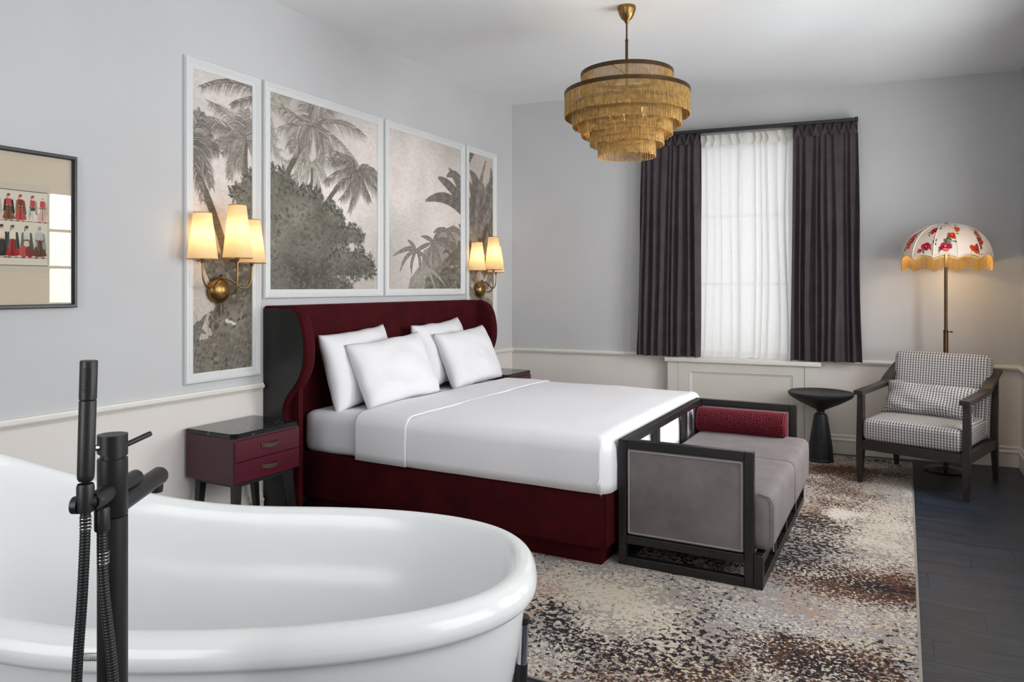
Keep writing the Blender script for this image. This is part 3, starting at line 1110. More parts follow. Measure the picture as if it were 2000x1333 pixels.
def paint_mural():
    P = MU
    rnd = random.Random(3)
    c1, c2, c3 = P.cloud(0.9, 5), P.cloud(0.5, 5), P.cloud(0.25, 4, 3.0)
    P.a += ((c1 - 0.5) * 0.30)[..., None] * np.array([1.0, 0.97, 1.0], np.float32)
    P.a += ((c2 - 0.5) * 0.16)[..., None] * np.array([1.0, 0.8, 0.9], np.float32)
    zz = np.linspace(0.86, 2.66, P.h)[:, None]
    yy = np.linspace(2.63, 6.06, P.w)[None, :]
    # low mist turning to olive ground
    g = np.clip((1.62 - zz) / 0.5, 0, 1) * (0.35 + 0.9 * (c2 - 0.3))
    P.a += np.clip(g, 0, 0.8)[..., None] * (np.array([150, 140, 124], np.float32) / 255 - P.a)
    r4 = (yy > 5.49) * 0.45 * np.clip(0.3 + c1, 0, 1)
    P.a += (r4 * np.ones_like(zz))[..., None] * (np.array([158, 146, 132], np.float32) / 255 - P.a)

    def frond(b, c, t, L, tone):
        sp = bez((b[0], b[1], 0), (c[0], c[1], 0), (t[0], t[1], 0), 26)
        col, dk = TONES[tone]
        n = len(sp)
        for side in (1, -1):
            for i in range(1, n * 2):
                f = i / (n * 2)
                k = f * (n - 1)
                a = sp[int(k)].lerp(sp[min(n - 1, int(k) + 1)], k - int(k))
                d = (sp[min(n - 1, int(k) + 1)] - sp[max(0, int(k) - 1)]).normalized()
                nn = Vector((-d.y, d.x, 0)) * side
                ll = L * (0.55 + 0.6 * sin(pi * min(1, f * 0.9 + 0.1))) * rnd.uniform(0.75, 1.15) * (1 - 0.35 * f)
                e = a + (d * 0.75 + nn * 0.65 + Vector((0, -0.55, 0))).normalized() * ll
                m = a.lerp(e, 0.5) + Vector((0, 0.012, 0))
                cc = dk if rnd.random() < 0.55 else col
                if rnd.random() < 0.2:
                    cc = tuple(min(255, x + 46) for x in col)
                P.seg(a, m, 0.0052, 0.005, cc, 0.72)
                P.seg(m, e, 0.005, 0.0012, cc, 0.72)
        P.line(sp, 0.007, 0.002, dk, 0.55)

    def foliage(poly, n, size, cols, seed, al=0.5):
        m = P.mask(poly)
        ys, xs = np.nonzero(m)
        r = np.random.default_rng(seed)
        for k in r.integers(0, len(xs), n):
            p = (P.x0 + xs[k] / P.s, P.y0 + ys[k] / P.s)
            col = cols[int(r.integers(0, len(cols)))]
            a0 = r.random() * 2 * pi
            for q in range(int(r.integers(3, 6))):
                an = a0 + q * 0.6 - 1
                l = size * (0.6 + 0.7 * r.random())
                e = (p[0] + cos(an) * l, p[1] + sin(an) * l)
                mm = ((p[0] + e[0]) / 2, (p[1] + e[1]) / 2)
                P.seg(p, mm, size * 0.1, size * 0.42, col, al)
                P.seg(mm, e, size * 0.42, size * 0.06, col, al)

    for f in FRONDS:
        if f[4] == 0:
            frond(*f)
    for a, c, b, w in TRUNKS:
        sp = bez((a[0], a[1], 0), (c[0], c[1], 0), (b[0], b[1], 0), 16)
        P.line(sp, w * 0.8, w * 1.25, (104, 96, 88), 0.95)
        for q in sp:
            P.seg((q.x - w * .4, q.y - .008), (q.x + w * .3, q.y + .004), 0.004, 0.003, (146, 138, 128), 0.5)
    for f in FRONDS:
        if f[4] > 0:
            frond(*f)
    # the great bush
    m = P.mask(BUSH)
    t = P.cloud(0.22, 5)
    tone = np.clip((zz - 1.3) / 0.9, 0, 1)
    col = (np.array([90, 86, 79], np.float32) + tone[..., None] * np.array([26, 28, 22], np.float32)) / 255
    col = col + ((t - 0.5) * 0.40)[..., None]
    P.a[m] = P.a[m] * 0.12 + col[m] * 0.88
    greens = [(102, 99, 90), (112, 111, 101), (130, 127, 116), (90, 86, 79), (80, 76, 70), (118, 109, 99)]
    foliage(BUSH, 1300, 0.018, greens, 4, 0.36)
    r = np.random.default_rng(9)
    for i in range(len(BUSH)):
        a, b = BUSH[i], BUSH[(i + 1) % len(BUSH)]
        for k in range(9):
            f = r.random()
            p = (a[0] + (b[0] - a[0]) * f + r.normal() * 0.012, a[1] + (b[1] - a[1]) * f + r.normal() * 0.012)
            for q in range(5):
                an = r.random() * 2 * pi
                l = 0.045 * (0.6 + 0.6 * r.random())
                e = (p[0] + cos(an) * l, p[1] + sin(an) * l)
                mm = ((p[0] + e[0]) / 2, (p[1] + e[1]) / 2)
                cc = greens[int(r.integers(0, 6))]
                P.seg(p, mm, 0.004, 0.015, cc, 0.85)
                P.seg(mm, e, 0.015, 0.003, cc, 0.85)
    # undergrowth, lower left panel
    m = P.mask(LOW1)
    col = np.array([104, 97, 88], np.float32) / 255 + ((P.cloud(0.12, 4, 3) - 0.5) * 0.34)[..., None]
    P.a[m] = P.a[m] * 0.15 + col[m] * 0.85
    foliage(LOW1, 420, 0.022, [(92, 88, 78), (120, 114, 102), (78, 74, 66), (136, 130, 116)], 8)
    for k in range(26):
        x = 2.75 + 0.34 * r.random()
        sp = bez((x, 0.88, 0), (x + 0.03, 1.05, 0), (x + 0.08 * r.normal(), 1.2 + 0.1 * r.random(), 0), 8)
        P.line(sp, 0.006, 0.002, (124, 117, 106) if k % 2 else (88, 83, 75), 0.4)
    for x, z, rx in ((2.945, 1.196, 0.026), (2.975, 1.184, 0.018), (2.925, 1.205, 0.012)):
        P.blob((x, z), rx, 0.008, (206, 204, 198), 0.9)
    # pond edge in the right-hand corner of the second panel and dark thicket of the third
    m = P.mask(LOW3)
    col = np.array([106, 99, 89], np.float32) / 255 + ((P.cloud(0.1, 4) - 0.5) * 0.22)[..., None]
    P.a[m] = P.a[m] * 0.45 + col[m] * 0.55

    def tuft(x, z, n, l, spread, base):
        for q in range(n):
            an = pi / 2 + (q - (n - 1) / 2) * spread / n + r.normal() * 0.12
            ll = l * (0.7 + 0.5 * r.random())
            mid = (x + cos(an) * ll * 0.6, z + sin(an) * ll * 0.62, 0)
            tip = (x + cos(an) * ll * 1.05, z + sin(an) * ll * 0.62 - ll * (0.25 + 0.35 * r.random()), 0)
            sp = bez((x, z, 0), mid, tip, 12)
            v = int(r.integers(-16, 22))
            cc = tuple(max(40, c + v) for c in base)
            for i in range(12):
                ww = 0.030 * sin(pi * min(1.0, 0.15 + 0.83 * i / 12)) ** 0.8 * (l / 0.22)
                P.seg(sp[i], sp[i + 1], ww, ww, cc, 0.55)
            P.line(sp, 0.004, 0.002, tuple(min(255, c + 26) for c in cc), 0.45)

    for x, z in ((5.30, 1.62), (5.40, 1.70), (5.22, 1.54), (5.44, 1.58), (5.12, 1.48), (5.34, 1.48), (5.20, 1.42), (5.02, 1.40), (5.42, 1.44), (5.30, 1.38), (5.10, 1.36), (4.98, 1.33), (5.22, 1.33), (5.40, 1.33)):
        tuft(x, z, 9, 0.22, 5.2, (104, 97, 88))
    r2 = (yy > 5.52) & (zz < 2.2) & (c2 + 0.25 * c3 < 0.80)
    P.a[r2 & (zz < 9)] = P.a[r2] * 0.25 + np.array([116, 106, 95], np.float32) / 255 * 0.75
    for k in range(46):
        x, z = 5.52 + 0.5 * r.random(), 1.35 + 0.75 * r.random()
        an = pi / 2 + r.normal() * 0.55
        l = 0.35 + 0.3 * r.random()
        sp = bez((x, z, 0), (x + cos(an) * l * .5, z + l * .6, 0), (x + cos(an) * l * 1.1, z + sin(an) * l * .8, 0), 12)
        v = int(r.integers(-22, 30))
        cc = (112 + v, 104 + v, 93 + v)
        for i in range(12):
            ww = 0.075 * sin(pi * min(1.0, 0.12 + 0.86 * i / 12)) ** 0.8
            P.seg(sp[i], sp[i + 1], ww, ww, cc, 0.5)
        P.line(sp, 0.005, 0.002, (cc[0] + 34, cc[1] + 34, cc[2] + 32), 0.5)
    for b, c, t_, wd, tn in BLADES:
        sp = bez((b[0], b[1], 0), (c[0], c[1], 0), (t_[0], t_[1], 0), 18)
        col, dk = TONES[tn] if b[0] > 3.2 else ((122, 115, 106), (100, 94, 86))
        n = len(sp) - 1
        for i in range(n):
            f = (i + 0.5) / n
            ww = wd * (sin(pi * min(1.0, 0.12 + 0.86 * f)) ** 0.7) + 0.003
            P.seg(sp[i], sp[i + 1], ww, ww, dk if i % 3 else col, 0.72)
        if wd > 0.05:
            for i in range(1, n):
                d = (sp[i + 1] - sp[i]).normalized()
                nn = Vector((-d.y, d.x, 0))
                ww = wd * (sin(pi * min(1.0, 0.12 + 0.86 * i / n)) ** 0.7) * 0.5
                for sgn in (1, -1):
                    for jj in (0, 0.5):
                        a = sp[i].lerp(sp[i + 1], jj)
                        P.seg(a, a + nn * sgn * ww + d * ww * 0.7, 0.003, 0.002, tuple(x + 34 for x in col), 0.55)
        P.line(sp, 0.005, 0.003, tuple(min(255, x + 34) for x in col), 0.5)
    # engraving-like grain over everything
    grain = P.cloud(0.012, 2, 2.0) - 0.5
    P.a += (grain * 0.08)[..., None]
    P.a = np.clip(P.a, 0.16, 0.9)


paint_mural()
M_MURAL = print_mat('mural_print', MU.image('mural_print'), 0.8)

FR = [(0, 0), (0, 0.014), (0.006, 0.024), (0.016, 0.026), (0.022, 0.02), (0.026, 0.02), (0.034, 0.012), (0.044, 0.014), (0.05, 0.01), (0.056, 0.010), (0.056, 0.0)]
for y0, y1, z0, z1, lab in (
        (2.640, 3.164, 0.868, 2.649, 'tall narrow white framed mural panel beside the costume print, palms over undergrowth'),
        (3.192, 4.339, 1.326, 2.651, 'wide white framed mural panel above the bed with palms over a big bush'),
        (4.362, 5.486, 1.326, 2.651, 'white framed mural panel above the bed with pale cloudy sky and low agave leaves'),
        (5.512, 6.054, 0.868, 2.655, 'tall narrow white framed mural panel by the room corner filled with banana leaves')):
    root = thing('mural_panel', lab, 'wall panel', (PLANE_X, (y0 + y1) / 2, z0), 0, 'framed tropical mural panels')
    b = BM()
    frame_rect(b, FR, (PLANE_X + 0.0005, y0, z0), (0, 1, 0), (0, 0, 1), (1, 0, 0), y1 - y0, z1 - z0)
    bm_obj('frame', b, M_FRAMEW, root)
    b = BM()
    add_box(b, (PLANE_X + 0.0005, y0 + 0.05, z0 + 0.05), (PLANE_X + 0.004, y1 - 0.05, z1 - 0.05))
    o = bm_obj('mural', b, M_MURAL, root)
    ul = o.data.uv_layers.new(name='UVMap')
    for p in o.data.polygons:
        for li in p.loop_indices:
            c = o.data.vertices[o.data.loops[li].vertex_index].co
            ul.data[li].uv = ((c.y + root.location.y - MU.x0) / (MU.w / MU.s), (c.z + root.location.z - MU.y0) / (MU.h / MU.s))
    o['label'] = 'grey-brown printed tropical landscape'


# --- costume print in a thin black frame
CP = Paint(1.25, 1.302, 2.054, 2.004, 900, (196, 184, 162))


def paint_costumes():
    P = CP
    rnd = random.Random(11)
    P.poly([(1.25, 1.46), (1.945, 1.46), (1.945, 1.85), (1.25, 1.85)], (190, 180, 162))
    P.poly([(1.25, 1.492), (1.925, 1.492), (1.925, 1.820), (1.25, 1.820)], (206, 197, 180))
    P.seg((1.25, 1.820), (1.925, 1.820), 0.003, 0.003, (70, 62, 56))
    P.seg((1.25, 1.492), (1.925, 1.492), 0.003, 0.003, (90, 80, 70))
    reds = [(150, 36, 34), (178, 70, 66), (128, 44, 38)]
    browns = [(112, 74, 40), (92, 62, 40), (134, 100, 60), (76, 58, 50)]
    darks = [(38, 36, 38), (52, 56, 62), (60, 74, 60)]
    pale = [(214, 204, 186), (196, 196, 186), (170, 174, 170)]
    skin = (196, 152, 120)

    def fig(x, z0, z1, k):
        h = z1 - z0
        w = h * 0.19
        robe, over, hat, leg = k
        # ground shadow line and shoes
        P.seg((x - w * 1.2, z0 + 0.002), (x + w * 1.3, z0 + 0.002), 0.003, 0.002, (120, 90, 74), 0.7)
        P.blob((x - w * .5, z0 + h * .02), w * .35, h * .02, rnd.choice(browns))
        P.blob((x + w * .5, z0 + h * .02), w * .35, h * .02, rnd.choice(browns))
        if leg == 'hose':
            P.line([(x - w * .35, z0 + h * .45), (x - w * .45, z0 + h * .03)], w * .45, w * .25, pale[0])
            P.line([(x + w * .3, z0 + h * .45), (x + w * .5, z0 + h * .03)], w * .45, w * .25, pale[0])
            P.line([(x - w * .5, z0 + h * .42), (x - w * .5, z0 + h * .05)], w * .1, w * .08, (120, 110, 100))
            P.poly([(x - w * .8, z0 + h * .42), (x + w * .8, z0 + h * .42), (x + w * .6, z0 + h * .56), (x - w * .6, z0 + h * .56)], darks[1])
        elif leg == 'trousers':
            P.blob((x - w * .45, z0 + h * .2), w * .7, h * .17, robe)
            P.blob((x + w * .45, z0 + h * .2), w * .7, h * .17, tuple(int(c * .7) for c in robe))
        else:
            P.poly([(x - w * 1.05, z0 + h * .08), (x - w * .5, z0 + h * .05), (x + w * .6, z0 + h * .06), (x + w * 1.1, z0 + h * .09), (x + w * .5, z0 + h * .6), (x - w * .5, z0 + h * .6)], robe)
            P.poly([(x - w * .2, z0 + h * .06), (x + w * .2, z0 + h * .06), (x + w * .1, z0 + h * .6), (x - w * .1, z0 + h * .6)], tuple(int(c * .65) for c in robe), 0.7)
        # cloak over the shoulders, sleeves, sash
        P.poly([(x - w * .95, z0 + h * .34), (x - w * .45, z0 + h * .36), (x - w * .3, z0 + h * .78), (x - w * .75, z0 + h * .76)], over)
        P.poly([(x + w * .45, z0 + h * .30), (x + w * 1.1, z0 + h * .26), (x + w * .75, z0 + h * .76), (x + w * .25, z0 + h * .78)], tuple(int(c * .8) for c in over))
        P.poly([(x - w * .5, z0 + h * .52), (x + w * .5, z0 + h * .52), (x + w * .45, z0 + h * .8), (x - w * .45, z0 + h * .8)], rnd.choice(reds + pale))
        P.seg((x - w * .5, z0 + h * .54), (x + w * .5, z0 + h * .54), h * .05, h * .05, rnd.choice(browns))
        P.blob((x - w * .3, z0 + h * .56), w * .18, h * .02, skin)
        P.blob((x + w * .3, z0 + h * .56), w * .18, h * .02, skin)
        for q in range(9):
            fx = x + w * rnd.uniform(-.8, .8)
            dkq = rnd.choice([(60, 46, 42), (214, 198, 176), (96, 70, 60)])
            P.seg((fx, z0 + h * rnd.uniform(.1, .3)), (x + (fx - x) * .55, z0 + h * rnd.uniform(.45, .72)), h * .012, h * .006, dkq, 0.4)
        P.blob((x, z0 + h * .89), w * .22, h * .048, skin)
        P.blob((x, z0 + h * .94), w * .27, h * .036, hat)
        P.seg((x - w * .24, z0 + h * .93), (x - w * .34, z0 + h * .80), h * .03, h * .02, hat, 0.8)
        P.seg((x - w * .12, z0 + h * .885), (x + w * .12, z0 + h * .885), h * .006, h * .006, (70, 48, 40))

    kinds = [(browns[0], darks[0], (86, 60, 40), 'robe'), (reds[1], browns[2], reds[0], 'robe'), (pale[2], pale[1], reds[0], 'hose'), ((212, 170, 158), pale[0], pale[1], 'robe')]
    for i, x in enumerate((1.30, 1.36, 1.42, 1.48, 1.545, 1.605, 1.665, 1.715, 1.764, 1.812, 1.863, 1.905)):
        fig(x, 1.684, 1.806, kinds[(i + 0) % 4])
    kinds = [(darks[0], darks[1], darks[0], 'robe'), (reds[0], darks[2], (60, 86, 62), 'robe'), (reds[1], (96, 104, 88), browns[3], 'trousers'), (browns[1], pale[2], (150, 152, 148), 'robe')]
    for i, x in enumerate((1.30, 1.36, 1.42, 1.48, 1.545, 1.605, 1.665, 1.70, 1.736, 1.780, 1.838, 1.893)):
        fig(x, 1.524, 1.671, kinds[(i + 0) % 4])
    P.seg((1.66, 1.487), (1.74, 1.487), 0.002, 0.002, (150, 138, 122), 0.8)
    P.a += ((P.cloud(0.3, 4) - 0.5) * 0.05)[..., None]


paint_costumes()
M_PRINT = print_mat('costume_print', CP.image('costume_print'), 0.8)
root = thing('framed_print', 'black framed print of two rows of small figures in old costumes', 'picture', (PLANE_X, 1.652, 1.302))
b = BM()
FR2 = [(0, 0), (0, 0.024), (0.004, 0.028), (0.014, 0.028), (0.018, 0.02), (0.018, 0.0)]
frame_rect(b, FR2, (PLANE_X + 0.0005, 1.25, 1.302), (0, 1, 0), (0, 0, 1), (1, 0, 0), 0.804, 0.702)
bm_obj('frame', b, simple('black_frame_lacquer', (34, 34, 40), 0.35, var=0.05), root)
b = BM()
add_box(b, (PLANE_X + 0.0005, 1.26, 1.312), (PLANE_X + 0.008, 2.044, 1.994))
o = bm_obj('print', b, M_PRINT, root)
ul = o.data.uv_layers.new(name='UVMap')
for p in o.data.polygons:
    for li in p.loop_indices:
        c = o.data.vertices[o.data.loops[li].vertex_index].co
        ul.data[li].uv = ((c.y + 1.652 - 1.25) / 0.804, (c.z + 1.302 - 1.302) / 0.702)
b = BM()
gx = PLANE_X + 0.013
b.faces.new([b.verts.new(p) for p in ((gx, 1.264, 1.316), (gx, 2.04, 1.316), (gx, 2.04, 1.99), (gx, 1.264, 1.99))])
bm_obj('glass', b, glass_mat('picture_glass'), root)
# ------------------------------------------------------------------ bed
BY0, BY1 = 3.39, 5.29
bed = thing('upholstered_bed', 'wide bed with burgundy velvet base and winged velvet headboard', 'bed', (-2.3, 4.34, 0))
b = BM()
add_box(b, (-3.30, BY0 + 0.05, 0), (-1.335, BY1 - 0.05, 0.11), 0.006)
bm_obj('plinth', b, M_REDVELVET, bed, smooth=40)
b = BM()
add_box(b, (-3.31, BY0, 0.098), (-1.293, BY1, 0.372), 0.012, 3)
bm_obj('base', b, M_REDVELVET, bed, smooth=40)
b = BM()
path = [(-1.2925, BY0 + 0.004, 0.1 + 0.27 * t) for t in (0, .5, 1)]
add_tube(b, path, 0.004, 6)
add_tube(b, [(-1.2925, BY0 + 0.004, 0.371), (-3.3, BY0 + 0.002, 0.371)], 0.004, 6)
bm_obj('piping', b, M_REDVELVET, bed, smooth=60)

# headboard: back panel, concave to the wings
HY0, HY1, HT = 3.20, 5.49, 1.283


def hb_bm():
    bm = BM()
    t = 0.105
    # panel cross-section in plan with coved inner corners, extruded upwards, top edge rounded
    rc = 0.14
    pts = [(PLANE_X + 0.006, HY0 + 0.04), (PLANE_X + 0.25, HY0 + 0.04), (PLANE_X + 0.25, HY0 + 0.075)]
    n = 8
    for i in range(n + 1):
        a = i / n * pi / 2
        pts.append((PLANE_X + t + rc * (1 - sin(a)), HY0 + 0.075 + rc * (1 - cos(a))))
    for i in range(n + 1):
        a = i / n * pi / 2
        pts.append((PLANE_X + t + rc * (1 - cos(a)), HY1 - 0.075 - rc * (1 - sin(a))))
    pts += [(PLANE_X + 0.25, HY1 - 0.075), (PLANE_X + 0.25, HY1 - 0.04), (PLANE_X + 0.006, HY1 - 0.04)]
    z = [(0.09, 0.0), (HT - 0.03, 0.0), (HT - 0.012, 0.008), (HT, 0.03)]
    rings = []
    cy = (HY0 + HY1) / 2
    for zz, ins in z:
        ring = []
        for (x, y) in pts:
            xx = x - ins if x > PLANE_X + 0.02 else x
            ring.append(bm.verts.new((max(PLANE_X + 0.006, xx), y, zz)))
        rings.append(ring)
    m = len(pts)
    for a, c in zip(rings, rings[1:]):
        for i in range(m):
            j = (i + 1) % m
            bm.faces.new((a[i], a[j], c[j], c[i]))
    bm.faces.new(rings[-1])
    bm.faces.new(rings[0])
    return bm


bm_obj('headboard_panel', hb_bm(), M_REDVELVET, bed, smooth=50)
# wing silhouette seen from the side: distance from the wall, height
WING = [(0.0, 0.0), (0.205, 0.0), (0.205, 0.2), (0.203, 0.42), (0.190, 0.55), (0.180, 0.63), (0.190, 0.70), (0.222, 0.755), (0.272, 0.81), (0.313, 0.87), (0.338, 0.94), (0.345, 1.02), (0.338, 1.10), (0.318, 1.18), (0.285, 1.238), (0.235, 1.272), (0.17, HT), (0.0, HT)]
curve = [(p.x, p.y) for p in catmull([(a, c, 0) for a, c in WING[2:16]], 5)]
PROFILE = [WING[0], WING[1]] + curve + [WING[16], WING[17]]


def wing(ya, yb, lip):
    """velvet wing between ya and yb; rounded front lip"""
    bm = BM()
    m = len(PROFILE)
    lay = [(ya, -0.012), (ya + (0.012 if yb > ya else -0.012), 0.0), (yb - (0.02 if yb > ya else -0.02), 0.0), (yb - (0.005 if yb > ya else -0.005), -0.008), (yb, -0.022)]
    rings = []
    for yy, ins in lay:
        ring = []
        for i, (a, z) in enumerate(PROFILE):
            p0, p1 = PROFILE[max(0, i - 1)], PROFILE[min(m - 1, i + 1)]
            tx, tz = p1[0] - p0[0], p1[1] - p0[1]
            l = sqrt(tx * tx + tz * tz) or 1
            nx, nzz = tz / l, -tx / l
            if a < 1e-6:
                nx = 0
            zz = z + nzz * ins
            ring.append(bm.verts.new((PLANE_X + 0.004 + max(0, a + nx * ins), yy, max(0.0, zz))))
        rings.append(ring)
    for a, c in zip(rings, rings[1:]):
        for i in range(m):
            j = (i + 1) % m
            bm.faces.new((a[i], a[j], c[j], c[i]))
    bm.faces.new(rings[0])
    bm.faces.new(rings[-1])
    return bm


for ya, yb in ((HY0 + 0.004, HY0 + 0.085), (HY1 - 0.004, HY1 - 0.085)):
    w = bm_obj('wing', wing(ya, yb, 0.03), M_REDVELVET, bed, smooth=50)
    # black outer facing, a little smaller than the wing's outline
    bm = BM()
    s = 1 if yb > ya else -1
    pts = [(PLANE_X + 0.004 + max(0.0, a - (0.026 if a > 0.03 else 0)), ya - s * 0.006, min(z, HT - 0.016)) for a, z in PROFILE]
    add_prism(bm, pts, (0, s * 0.012, 0))
    f = bm_obj('outer_facing', bm, M_LEATHER, w)
    f['label'] = 'black leatherette outer side'

# mattress with fitted sheet
MZ0, MZ1 = 0.372, 0.628
b = rbox_bm((1.98, BY1 - BY0 - 0.02, MZ1 - MZ0), 0.055, (40, 40, 8),
            lambda p, n: 0.006 * nz(p, 3.0, 2) + 0.003 * nz(p, 11, 4), center=(-2.31, 4.34, (MZ0 + MZ1) / 2 + 0.002))
mat_o = bm_obj('mattress', b, M_SHEET, None, smooth=60)
tag(mat_o, 'white mattress in a fitted sheet on the burgundy bed base', 'mattress')


# duvet: smooth top, tucked straight down the sides and foot
def duvet_bm(x0, x1, thick, seed, open_head=True, nx=70):
    """sheet draped over the mattress from x0 (head side) to x1 (foot)"""
    bm = BM()
    y0, y1 = BY0 - 0.002 - thick, BY1 + 0.002 + thick
    zt, zb = MZ1 + thick + 0.004, 0.376
    r = 0.075
    prof = []
    prof += [(y0 + 0.004, zb), (y0, zb + 0.05), (y0 - 0.002, zb + 0.12)]
    for i in range(9):
        a = pi + i / 8 * pi / 2 * -1
        prof.append((y0 + r + r * cos(a), zt - r + r * sin(a)))
    m = 46
    for i in range(1, m):
        prof.append((y0 + r + (y1 - y0 - 2 * r) * i / m, zt))
    for i in range(9):
        a = pi / 2 - i / 8 * pi / 2
        prof.append((y1 - r + r * cos(a), zt - r + r * sin(a)))
    prof += [(y1 + 0.002, zb + 0.12), (y1, zb + 0.05), (y1 - 0.004, zb)]
    rows = []
    for k in range(nx + 1):
        f = k / nx
        x = x0 + (x1 - x0) * f
        rows.append((x, 1.0))
    cy = 4.34
    grid = []
    for (x, s) in rows:
        grid.append([Vector((x, y, z)) for y, z in prof])
    # foot: round over and go down
    foot = []
    if x1 > -1.4:
        for i in range(1, 9):
            a = i / 8 * pi / 2
            ring = []
            for y, z in prof:
                inset = r * (1 - cos(a)) * 0.0
                ring.append((a, y, z))
            foot.append(ring)
        for ring in foot:
            g = []
            for a, y, z in ring:
                drop = r * (1 - cos(a))
                xx = x1 + r * sin(a) - 0.0
                zz = min(z, zt - drop)
                # round the vertical corners in plan
                e = min(y - y0, y1 - y)
                if e < 0.07:
                    q = 1 - e / 0.07
                    xx = x1 + (xx - x1) * (1 - 0.55 * q * q)
                g.append(Vector((xx, y, zz)))
            grid.append(g)
        for z in (zt - r - 0.06, zb + 0.1, zb + 0.05, zb):
            g = []
            for v in grid[len(rows) + 7]:
                g.append(Vector((v.x + 0.004, v.y, min(v.z, z))))
            grid.append(g)
    for g in grid:
        for v in g:
            top = max(0.0, min(1.0, (v.z - zb) / (zt - zb)))
            fx = (v.x - x0) / (x1 - x0)
            # slow swells on top, small creases towards the hem and the foot
            d = 0.010 * nz(v, 1.7, seed) + 0.004 * nz(v, 5.0, seed + 3)
            if v.z > zt - 0.03:
                v.z += d + 0.012 * sin(pi * max(0, min(1, (v.y - y0) / (y1 - y0)))) ** 0.6
            else:
                v.y += (d * 0.7) * (1 if v.y > cy else -1)
                v.y += 0.004 * (1 - top) * nz((v.x * 6, v.y, v.z * 0.8), 1.3, seed) * (1 if v.y > cy else -1)
            if v.x > x1 - 0.02:
                v.x += 0.006 * nz((v.x, v.y * 3, v.z), 2.2, seed + 8) + 0.010 * max(0, nz((v.y * 9, v.z * 1.0, 0), 1.0, seed + 5)) * (1 - top)
    vs = [[bm.verts.new(v) for v in g] for g in grid]
    for a, c in zip(vs, vs[1:]):
        for i in range(len(prof) - 1):
            bm.faces.new((a[i], a[i + 1], c[i + 1], c[i]))
    return bm


duv = bm_obj('duvet', duvet_bm(-2.85, -1.356, 0.014, 1.0), M_DUVET, None)
tag(duv, 'white duvet tucked down all sides of the mattress', 'duvet')
duv.location = (0, 0, 0)
sol = duv.modifiers.new('thick', 'SOLIDIFY')
sol.thickness = 0.012
sol.offset = -1
shade(duv.data, True, 60)
fold = bm_obj('turned_down_band', duvet_bm(-2.86, -2.487, 0.021, 4.0, nx=26), M_DUVET, duv, local=True)
fold['label'] = 'smooth turned-down top band'
sol = fold.modifiers.new('thick', 'SOLIDIFY')
sol.thickness = 0.006
sol.offset = -1
shade(fold.data, True, 60)


# pillows: soft, corners pulled out
def pillow_mesh(name, w, h, t, seed, n=36, pinch=0.05):
    """local x width, local y height, local z thickness"""
    bm = BM()
    lay = {}
    for side in (1, -1):
        for i in range(n + 1):
            for j in range(n + 1):
                u, v = -1 + 2 * i / n, -1 + 2 * j / n
                edge = (i in (0, n)) or (j in (0, n))
                if side == -1 and edge:
                    lay[side, i, j] = lay[1, i, j]
                    continue
                x = u * w / 2 * (1 - pinch * (1 - v * v) * abs(u) ** 3)
                y = v * h / 2 * (1 - pinch * 1.3 * (1 - u * u) * abs(v) ** 3)
                prof = (max(0, 1 - u ** 4) * max(0, 1 - v ** 4)) ** 0.55
                z = side * t / 2 * prof
                p = Vector((x, y, z))
                wr = nz((u * 1.6, v * 1.6, side), 1.2, seed) * 0.018 + nz((u * 4, v * 3, side), 1.1, seed + 4) * 0.007
                # soft creases running into the corners
                cr = 0.006 * sin(14 * (u - v * 0.5) + seed) * max(0, abs(u * v)) ** 1.5
                p.z += side * (wr + cr) * prof
                p.x += nz((v * 2, seed, 0), 1.0) * 0.008
                p.y += nz((u * 2, seed + 3, 0), 1.0) * 0.012
                lay[side, i, j] = bm.verts.new(p)
    for side in (1, -1):
        for i in range(n):
            for j in range(n):
                q = [lay[side, i, j], lay[side, i + 1, j], lay[side, i + 1, j + 1], lay[side, i, j + 1]]
                bm.faces.new(q if side == 1 else list(reversed(q)))
    me = bpy.data.meshes.new(name)
    bm.to_mesh(me)
    bm.free()
    shade(me)
    return me


def place_pillow(label, center, w, h, t, lean, seed, yawd=0.0, roll=0.0):
    """width along the bed's head (room y), leaning back towards the wall by lean degrees"""
    me = pillow_mesh('pillow', w, h, t, seed)
    o = link('pillow', me, M_PILLOW)
    # local x -> room y, local y -> up, local z -> towards the foot (room x)
    R0 = Matrix(((0, 0, 1), (1, 0, 0), (0, 1, 0))).to_4x4()
    o.matrix_world = Matrix.Translation(center) @ Matrix.Rotation(radians(yawd), 4, 'Z') @ Matrix.Rotation(-radians(lean), 4, 'Y') @ R0 @ Matrix.Rotation(radians(roll), 4, 'Z')
    return tag(o, label, 'pillow', 'white bed pillows')


place_pillow('white pillow leaning on the headboard behind another, on the bathtub side of the bed', (-3.165, 3.80, 0.875), 0.72, 0.50, 0.17, 14, 1.0, 4, 3)
place_pillow('white pillow in front of another pillow on the bathtub side of the bed', (-2.985, 3.925, 0.845), 0.72, 0.46, 0.17, 24, 2.3, -6, 4)
place_pillow('white pillow leaning on the headboard behind another, on the window side of the bed', (-3.185, 4.80, 0.885), 0.72, 0.50, 0.17, 14, 5.1, 3, 3)
place_pillow('white pillow in front of another pillow on the window side of the bed', (-3.01, 4.91, 0.853), 0.68, 0.46, 0.17, 24, 7.7, -4, 3)


